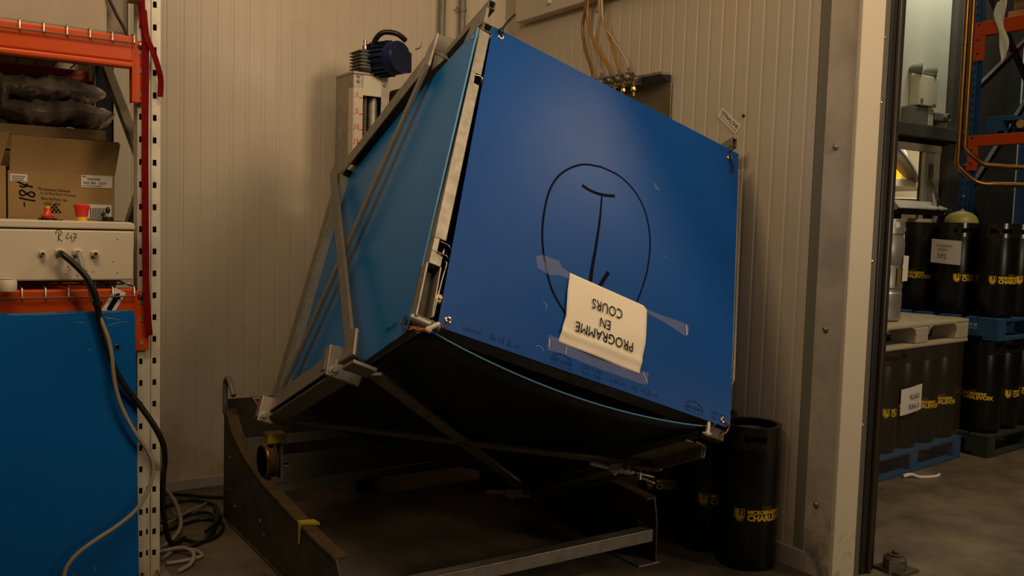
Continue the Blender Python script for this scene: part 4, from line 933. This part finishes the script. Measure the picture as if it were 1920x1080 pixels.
pallet('blue wooden pallet on the hall floor under the film wrapped kegs',4.25,2.948,A1,1.2,1.0,0,'bluewood')
pallet('dark green wooden pallet on the hall floor at the right edge',5.575,2.975,.07,1.2,1.0,0,'greenwood')
bpz=pallet('blue wooden pallet stacked on black kegs at the right edge',5.590,2.965,.07,1.2,1.0,.738,'bluewood')
m=MB(); c,q=math.cos(.07),math.sin(.07)
def sidef(s,h): # left side face
    return Vector((-.0012,.19-s,h))
fit(m,'PROPERTY OF',.115,.018,lambda x,y:sidef(x,.092+y),.02); fit(m,'CHEP 0417',.06,.010,lambda x,y:sidef(x+.03,.070+y)) if False else fit(m,'LOT 0417',.06,.010,lambda x,y:sidef(x+.03,.070+y))
m.build('stencil_print','label',bpz)
# side boards closing the left side of that pallet
MB().bb((-.001,.0,.022),(.010,.40,.118)).build('side_board','bluewood',bpz,bevel=.002)
# grey moulded pallet on the wrapped kegs
gp=thing('plastic_pallet','pale grey moulded pallet with fork openings on top of the film wrapped kegs','pallet',(4.27,2.952,.735),A1)
MB().bb((0,0,.118),(1.19,1.0,.142)).build('top_deck','greyplast',gp,bevel=.006)
for x0_,x1_ in ((0,.16),(.52,.67),(1.03,1.19)):
    for y0_,y1_ in ((0,.16),(.42,.58),(.84,1.0)): MB().bb((x0_,y0_,.020),(x1_,y1_,.120)).build('foot','greyplast',gp,bevel=.010)
for y0_,y1_ in ((0,.16),(.42,.58),(.84,1.0)): MB().bb((0,y0_,0),(1.19,y1_,.022)).build('runner','greyplast',gp,bevel=.005)
for xx in (.16,.52,.67,1.03):
    s=1 if xx in (.16,.67) else -1
    MB().prism([(xx,.0,.120),(xx+s*.05,.0,.120),(xx+s*.014,.0,.106),(xx,.0,.07)],(0,.16,0)).build('corner_fillet','greyplast',gp)
MB().bb((.02,.03,.1405),(1.17,.12,.145)).build('deck_rib','greyplast',gp,bevel=.002); MB().bb((.02,.20,.1405),(1.17,.29,.145)).build('deck_rib','greyplast',gp,bevel=.002)
# kegs under film
def on1(x,y): c,q=math.cos(A1),math.sin(A1); return (4.25+x*c-y*q, 2.948+x*q+y*c)
WN=['rightmost keg under the stretch film','second keg from the right under the stretch film','third keg from the right under the film, behind the paper sheet','fourth keg from the right under the film, next to the door seal','keg under the film hidden at the left of the wrapped row']
for k in range(5):
    x,y=on1(1.08-.238*k,.125); keg(WN[k],'film wrapped kegs',(x,y,.142),(-.42,-.35,-.2,.75,.6)[k])
for k in range(3):
    x,y=on1(1.08,.125+.238*(k+1)); keg('black keg in the right end row of the wrapped block, '+('second','third','fourth')[k]+' from its front corner','film wrapped kegs',(x,y,.142),.4,False)
wp=thing('stretch_film','clear stretch film wound round the black kegs on the blue pallet','film',(4.25,2.948,.03),A1)
m=MB(); P=rpoly([(-.012,-.006),(1.212,-.006),(1.212,1.0),(-.012,1.0)],[.09,.09,.09,.09]); n=len(P); nz=26
for j in range(nz+1):
    z=-.02+.735*j/nz
    for i,p in enumerate(P):
        k=.004*NZ.noise(Vector((p.x*6,p.y*6,z*14))); g=.012*math.exp(-((z-.06)/.05)**2)
        m.v.append(Vector((p.x-k*(1 if p.x>.6 else -1)+0, p.y+k-(g if p.y<.5 else -g), z)))
m.f=[(j*n+i,j*n+(i+1)%n,(j+1)*n+(i+1)%n,(j+1)*n+i) for j in range(nz) for i in range(n)]
m.build('film_wrap','wrap',wp,smooth=180)
MB().tube([(.42,-.03,-.02),(.47,-.05,-.012),(.50,-.09,-.022),(.60,-.13,-.024),(.66,-.125,-.022)],[.012,.007],7).build('film_tail','label',wp,smooth=60)
# paper sheets on kegs
s2=thing('paper_sheet','white paper sheet with a batch name on the wrapped kegs','paper sheet',(4.82,3.0,.43),A1)
ox=.365
m=MB(); m.grid(lambda a,b:(ox+.25*a,-.018-.004*math.sin(a*5),.362+.150*b+.012*a),8,4); m.build('paper','label',s2,solid=.0006)
s2.location=(4.25,2.948,.0); 
m=MB(); fit(m,'KLASI',.105,.030,lambda x,y:(ox+.150+x,-.0245,.462+y)); m.build('batch_lettering','kegrim',s2); m=MB(); fit(m,'534-3',.12,.030,lambda x,y:(ox+.145+x,-.0245,.405+y)); m.build('sheet_lettering','kegrim',s2)
# upper tier
keg('black keg on the blue pallet, farthest left of the upper row','kegs on the upper pallets',(5.745,3.600,.882),-1.25)
keg('black keg in the middle of the upper row behind the white numbered sheet','kegs on the upper pallets',(5.722,3.344,.882),.35)
keg('black keg at the near corner of the blue pallet, its shield in view','kegs on the upper pallets',(5.745,3.088,.882),.12)
keg('black keg right of the near corner keg, cut off by the picture edge','kegs on the upper pallets',(5.985,3.100,.882),.55)
keg('second black keg right of the near corner keg, beyond the picture edge','kegs on the upper pallets',(6.225,3.115,.882),.35)
for x,y,l in ((5.985,3.345,'front'),(6.225,3.36,'front right'),(5.985,3.60,'back')): keg('black keg inside the upper stack, '+l+' of the second row','kegs on the upper pallets',(x,y,.882),.3,False)
keg('black keg at the near corner of the dark green pallet','kegs on the green pallet',(5.715,3.115,.142),-1.15)
keg('black keg behind the corner keg of the green pallet, next to the film','kegs on the green pallet',(5.72,3.36,.142),-.5)
keg('black keg right of the green pallet corner keg, cut off by the picture edge','kegs on the green pallet',(5.955,3.130,.142),.75)
keg('black keg on the green pallet beyond the right picture edge','kegs on the green pallet',(6.195,3.145,.142),.3)
for x,y,l in ((5.96,3.37,'front'),(5.96,3.61,'back')): keg('black keg inside the green pallet stack, '+l+' one of the second row','kegs on the green pallet',(x,y,.142),.3,False)
s3=thing('paper_sheet','white paper sheet numbered 972 on the upper black kegs','paper sheet',(5.55,3.25,1.2))
o3=Vector((5.596,3.345,1.281)); e1=Vector((0,-1,0)); e2=Vector((0,0,1))
m=MB(); m.grid(lambda a,b:o3+e1*(a-.5)*.205+e2*((b-.5)*.155-.010*(a-.5))+Vector((.003-.004*math.sin(a*3),0,0)),8,4); m.build('paper','label',s3,world=True,solid=.0006)
m=MB(); nn=Vector((-.006,0,0))
for s_,w_,h_,dx,dy in (('VELDENSOPA',.115,.014,-.01,.038),('AMANS',.060,.014,-.02,.012),('972',.058,.030,-.022,-.032)): fit(m,s_,w_,h_,lambda x,y:o3+nn+e1*(x+dx)+e2*(y+dy-.010*(x+dx)/.2))
m.build('sheet_lettering','kegrim',s3,world=True)
# grey steel keg on the moulded pallet
gk=thing('steel_keg','ribbed grey steel keg with a paper tag on the grey pallet beside the door seal','keg',(4.708,3.20,.882))
MB().lathe([(.095,0),(.112,.006),(.118,.03),(.112,.07),(.117,.09),(.1175,.16),(.110,.17),(.110,.185),(.1175,.195),(.1175,.30),(.110,.312),(.110,.327),(.1175,.338),(.1175,.46),(.108,.485),(.107,.50),(.113,.505),(.113,.588),(.106,.59),(.104,.51),(.05,.52),(0,.522)],36).build('body','steelkeg',gk,smooth=35)
MB().lathe([(.033,.51),(.033,.55),(.0,.55)],18).build('valve','stain',gk,smooth=40)
m=MB(); u=Vector((-.875,-.48,0)); 
MB().prism([Vector((4.722,3.076,1.115)),Vector((4.768,3.072,1.118)),Vector((4.770,3.072,1.262)),Vector((4.726,3.076,1.264))],(-.001,-.001,0)).build('paper_tag','label',gk,world=True)
MB().prism([Vector((4.678,3.080,1.090)),Vector((4.712,3.080,1.090)),Vector((4.712,3.080,1.20)),Vector((4.678,3.080,1.20))],(-.001,-.001,0)).build('keg_label','yellow_dim',gk,world=True)
for a_ in (.2,2.3,4.4): MB().cyl((.1125*math.cos(a_),.1125*math.sin(a_),.555),(.1145*math.cos(a_),.1145*math.sin(a_),.555),.018,12).build('rim_boss','label',gk,smooth=40)
tag(MB().lathe([(.112,0),(.112,.012),(.107,.03),(.093,.055),(.066,.076),(.033,.088),(.012,.092),(.012,.104),(0,.105)],32,(6.23,3.62,1.475)).build('plastic_bowl','lime',None,smooth=50),'pale lime domed plastic bowl turned over behind the upper black kegs','bowl')
keg('black keg carrying the pale lime bowl at the back of the upper stack','kegs on the upper pallets',(6.23,3.62,.882),.2,False)
# stainless topped unit behind the kegs
hd=thing('steel_unit','dark framed unit with a sloping stainless top behind the upper kegs','unit',(6.75,4.35,0))
MB().prism([(6.36,4.20,1.590),(7.02,4.20,1.600),(7.24,4.50,1.665),(6.72,4.50,1.665)],(0,0,.008)).build('stainless_top','brushed',hd,world=True,bevel=.002)
MB().bb((6.37,4.21,1.545),(7.02,4.225,1.592)).build('front_apron','kegrim',hd,world=True)
MB().add([(7.02,4.21,1.602),(7.24,4.50,1.667),(7.24,4.50,1.53),(7.02,4.21,1.53)],[(0,1,2,3)]).build('side_apron','kegrim',hd,world=True,solid=.008)
for x,y in ((6.38,4.22),(6.98,4.22),(6.72,4.49),(7.2,4.49)): MB().bb((x,y,0),(x+.04,y+.04,1.58)).build('leg','kegrim',hd,world=True)
MB().bb((6.40,4.40,1.30),(6.58,4.48,1.56)).build('dark_panel','greenwood',hd,world=True)
MB().bb((6.68,4.24,1.40),(6.86,4.34,1.52)).build('cream_box','cream',hd,world=True,bevel=.008)
MB().tube([(6.98,4.26,1.60),(7.05,4.35,1.735),(7.18,4.42,1.70),(7.20,4.42,1.66)],.012,6,False).build('lever','chrome',hd,world=True,smooth=40)
for dx in (0,.10): MB().tube([(7.0+dx,4.22,1.60),(6.98+dx,4.20,1.52),(6.93+dx,4.19,1.44),(6.96+dx,4.2,1.36)],.005,6).build('drain_hose','kegrim',hd,world=True,smooth=60)
MB().tube([(7.90,4.94,1.92),(7.97,4.93,1.86),(8.05,4.90,1.70)],.006,6).build('door_hook','galv_dull',dr,world=True,smooth=60)
# emergency light
el=thing('emergency_light','cream emergency light box with two round lamps on the white wall panel','emergency light',(7.70,4.93,2.55))
MB().bb((7.555,4.86,2.560),(7.845,4.962,2.832)).build('housing','emlight',el,world=True,bevel=.010)
for x in (7.575,7.80):
    t_=Vector((x,4.90,2.885)); d_=Vector((.55,-.80,-.05)).normalized(); q=d_.to_track_quat('Z','Y').to_matrix().to_4x4(); T_=Matrix.Translation(t_)@q
    l_=MB().lathe([(.02,-.07),(.035,-.05),(.055,.03),(.058,.04),(.050,.04),(.03,.01),(0,.005)],20).xf(T_).build('lamp_head','lampgrey',el,world=True,smooth=40)
    MB().lathe([(0,.012),(.014,.012),(.014,.030),(0,.036)],12).xf(T_).build('lamp_bulb','emlight',l_,world=True,smooth=40)
    MB().cyl((x,4.91,2.83),(x,4.91,2.87),.016,10).build('lamp_neck','emlight',el,world=True,smooth=40)
m=MB(); m.lathe([(.020,-.001),(.024,-.001),(.024,0),(.020,0)],14,(7.60,4.859,2.60),'Y'); m.build('indicator_ring','galv_dull',el,world=True)
MB().bb((7.77,4.858,2.580),(7.82,4.861,2.586)).build('indicator_slot','galv_dull',el,world=True)
bxs=thing('junction_box','grey box under the emergency light on the dark ledge','box',(7.62,4.9,2.39))
MB().bb((7.45,4.875,2.391),(7.74,4.962,2.545)).build('box_body','galv_dull',bxs,world=True,bevel=.006); MB().bb((7.745,4.88,2.391),(7.83,4.962,2.55)).build('white_side','emlight',bxs,world=True,bevel=.006)
sc_=thing('ledge_lamp','small grey lamp with a round lens on the ledge right of the emergency light','lamp',(7.95,4.9,2.39))  # small light fixture on the ledge
MB().bb((7.86,4.88,2.445),(8.06,4.962,2.525)).build('lamp_body','lampgrey',sc_,world=True,bevel=.012); MB().bb((8.0,4.90,2.391),(8.08,4.962,2.45)).build('lamp_foot','emlight',sc_,world=True)
l_=MB().lathe([(.040,0),(.040,-.03),(.030,-.032),(.028,-.015),(0,-.012)],18,(8.03,4.88,2.485),'Y').build('lens_ring','lampgrey',sc_,world=True,smooth=40)
# copper pipes
for l,p in (('left copper pipe dropping from above and bending away behind the kegs',[(6.9,4.078,4.2),(6.9,4.072,2.06),(6.9,4.070,1.955),(6.92,4.045,1.91),(6.98,3.985,1.838),(7.02,3.93,1.805),(7.10,3.82,1.80),(7.30,3.40,1.79)]),('right copper pipe dropping from above, bending off higher up',[(6.9,4.030,4.2),(6.9,4.022,2.14),(6.9,4.018,2.075),(6.93,3.985,2.03),(7.0,3.93,1.965),(7.04,3.87,1.945),(7.12,3.7,1.93),(7.30,3.35,1.92)])):
    t=thing('copper_pipe',l,'pipe',(6.9,4.05,1.8),0,'copper pipes'); MB().tube([p[0],*[Vector(x) for x in catmull([Vector(v) for v in p[1:]],5)]],.0195,10,False).build('pipe','copper',t,world=True,smooth=60)
    for z in (2.9,2.2): MB().lathe([(.0185,-.012),(.023,-.012),(.023,.012),(.0185,.012)],12,(6.9,p[0][1]-.004,z)).build('pipe_joint','copper',t,world=True,smooth=40)
# blue and orange rack along the hall
fr=thing('far_rack','blue rack with orange beams standing along the hall behind the kegs','rack',(7.4,3.5,0))
for y in (4.215,1.4):
    u_=MB(); u_.bb((7.35,y,0),(7.356,y+.10,4.2)); u_.bb((7.35,y,0),(7.42,y+.006,4.2)); u_.bb((7.35,y+.094,0),(7.42,y+.10,4.2)); u_.build('upright','beamblue',fr,world=True,bevel=.002)
    h_=MB()
    for k in range(60): h_.bb((7.3485,y+.022,.1+.066*k),(7.3497,y+.036,.125+.066*k)); h_.bb((7.3485,y+.066,.1+.066*k),(7.3497,y+.080,.125+.066*k))
    stuff(h_.build('upright_holes','inner',fr,world=True))
    h_=MB()
    for k in range(0,60,4): h_.lathe([(0,-.002),(.008,-.002),(.008,0)],8,(7.3485,y+.05,.14+.066*k),'X')
    stuff(h_.build('rivets','label',fr,world=True))
MB().bb((8.25,4.215,0),(8.35,4.31,4.2)).build('rear_upright','beamblue',fr,world=True)
for a,b in (((7.40,4.26,1.75),(8.28,4.26,2.65)),((7.40,4.26,1.70),(8.28,4.26,.75)),((7.40,4.26,3.55),(8.28,4.26,2.72)),((7.40,4.26,2.6),(8.28,4.26,3.2))): MB().bar(a,b,.04,.04).build('diagonal_brace','black',fr,world=True)
for z0_,z1_ in ((3.035,3.15),(2.135,2.225)):
    MB().bb((7.335,1.5,z0_),(7.39,4.212,z1_)).build('beam','orange',fr,world=True,bevel=.006)
    MB().bb((7.338,4.165,z0_-.20),(7.349,4.255,z1_)).build('end_connector','orange',fr,world=True,bevel=.003)
    for z in (z1_-.03,z0_-.04,z0_-.15): MB().bb((7.335,4.215,z),(7.339,4.226,z+.018)).build('connector_hole','inner',fr,world=True)
    MB().bb((8.25,1.5,z0_),(8.31,4.212,z1_)).build('rear_beam','orange',fr,world=True)
sp_=pallet('blue wooden pallet on the lower orange beams of the far rack',7.40,3.05,0,.95,1.10,2.235,'bluewood')
bw=thing('wooden_board_stack','dark stack of wooden boards on the blue pallet in the far rack','boards',(7.85,3.4,2.378))
for k in range(4): MB().bb((7.45+.02*k,3.0,2.378+.035*k),(8.2,3.78-.09*k,2.41+.035*k)).build('board','wood' if k%2 else 'card_dark',bw,world=True,bevel=.003)
tag(MB().cyl((7.395,3.86,2.30),(7.60,3.86,2.30),.035,16).build('round_log','wood',None,smooth=40),'end of a round wooden post in the far rack pallet','post')
up_=thing('wrapped_load','wrapped load on the upper orange beam of the far rack, film hanging down','load',(7.8,3.3,3.16))
MB().bb((7.40,2.6,3.16),(8.2,4.02,3.21)).build('load_base','wood',up_,world=True); MB().bb((7.42,2.6,3.215),(8.2,4.0,3.9)).build('load_body','card_dark',up_,world=True,bevel=.02)
m=MB()
def drip(a,b):
    w=.040*(1-.45*b)+.012*math.sin(b*11); y=4.035+.02*math.sin(b*6)-.10*b*.3
    return Vector((7.325-.006*math.sin(a*6+b*9),y+(a-.5)*2*w,3.30-.50*b+.02*math.sin(a*5)))
m.grid(drip,8,24); m.build('hanging_film','whitepan',up_,world=True,smooth=180,solid=.004)
MB().tube([(7.33,4.03,3.30),(7.335,3.92,3.33),(7.33,3.80,3.34),(7.335,3.6,3.40)],.022,7).build('film_fold','whitepan',up_,world=True,smooth=60)
MB().tube([(7.345,4.05,3.34),(7.345,3.85,3.39),(7.345,3.6,3.44)],.016,7).build('film_fold','whitepan',up_,world=True,smooth=60)
tag(MB().bb((8.36,4.32,.0),(8.42,4.38,4.2)).build('white_pipe','whitepan',None),'pale vertical pipe behind the blue rack upright','pipe')
# things in the bright room behind the doorway
rt=thing('grey_tank_lid','tilted round grey tank lid with a white handle seen through the doorway','lid',(8.88,5.8,2.1))
T_=Matrix.Translation((8.80,5.85,2.20)) @ Matrix.Rotation(math.radians(58),4,Vector((.55,.3,.78)).normalized()) @ Matrix.Rotation(math.radians(80),4,'X')
d_=Vector((.45,-.55,.70)).normalized(); e_=Vector((.72,0,-.69)); 
q3=Matrix((e_.normalized(), d_.cross(e_).normalized(), d_)).transposed(); 
T_=Matrix.Translation((8.82,5.85,2.19)) @ q3.to_4x4()
MB().lathe([(.0,-.03),(.27,-.03),(.29,-.02),(.30,0),(.28,.02),(.20,.035),(0,.05)],36).xf(T_).build('lid_dome','tank',rt,world=True,smooth=40)
MB().tube([Vector((-.10,.02,.06)),Vector((-.02,.03,.085)),Vector((.09,.0,.06))],.016,8).xf(T_).build('lid_handle','whitepan',rt,world=True,smooth=60)
tag(MB().bb((8.95,6.2,1.976),(9.42,6.45,2.62)).build('amber_drum','amber',None,bevel=.03),'bright amber yellow container behind the grey tank lid','container')
bn=thing('back_bench','pale bench top seen through the doorway','bench',(8.9,5.85,0))
MB().bb((8.3,5.72,1.895),(9.6,6.5,1.975)).build('bench_top','cream',bn,world=True,bevel=.006); 
for x in (8.32,9.52): MB().bb((x,5.75,0),(x+.06,5.81,1.895)).build('bench_leg','cream',bn,world=True)
tag(MB().lathe([(.16,.0),(.165,.30),(.17,.34),(.155,.345),(.15,.10),(0,.10)],24,(8.55,5.64,1.42)).build('cream_bucket','encl',None,smooth=40),'cream bucket below the bench seen through the doorway','bucket')
sh=thing('back_shelf','shelf below the bench carrying the cream bucket','shelf',(8.8,5.65,1.40))
MB().bb((8.3,5.45,1.39),(9.5,5.85,1.418)).build('shelf_board','cream',sh,world=True,bevel=.004)
for x in (8.31,9.44): MB().bb((x,5.47,0),(x+.05,5.52,1.39)).build('shelf_leg','cream',sh,world=True)
for l,x,m_ in (('small dark bottle cap on the bench edge through the doorway',8.80,'black'),('small red jar beside the dark cap through the doorway',8.93,'strap'),('small amber jar at the right of the row through the doorway',9.03,'wood')):
    tag(MB().lathe([(.03,0),(.035,.01),(.035,.10),(.02,.13),(.02,.15),(0,.15)],14,(x,5.56,1.72-.30)).build('small_jar',m_,None,smooth=40),l,'jar','jars on the shelf')
# floor roller of the sliding door
fl_=thing('floor_roller','dirty steel floor roller on a bent bracket at the foot of the sliding door','roller',(3.33,2.16,0))
m=MB().lathe([(.0,.012),(.040,.012),(.046,.02),(.046,.052),(.038,.062),(.030,.064),(.030,.070),(.018,.072),(0,.072)],24,(3.345,2.135,0)).build('roller_wheel','dsteel',fl_,smooth=35,world=True)
MB().lathe([(.012,.072),(.013,.080),(.006,.086),(0,.086)],8,(3.345,2.135,0)).build('roller_bolt','dsteel',m,smooth=40,world=True)
MB().bb((3.29,2.07,0.0),(3.42,2.20,.012)).build('bracket_foot','dsteel',fl_,world=True,bevel=.002)
MB().add([(3.285,2.12,0),(3.315,2.075,0),(3.315,2.075,.045),(3.30,2.095,.055),(3.285,2.12,.055)],[(0,1,2,3,4)]).build('bracket_tab','galv',fl_,world=True,solid=.004)
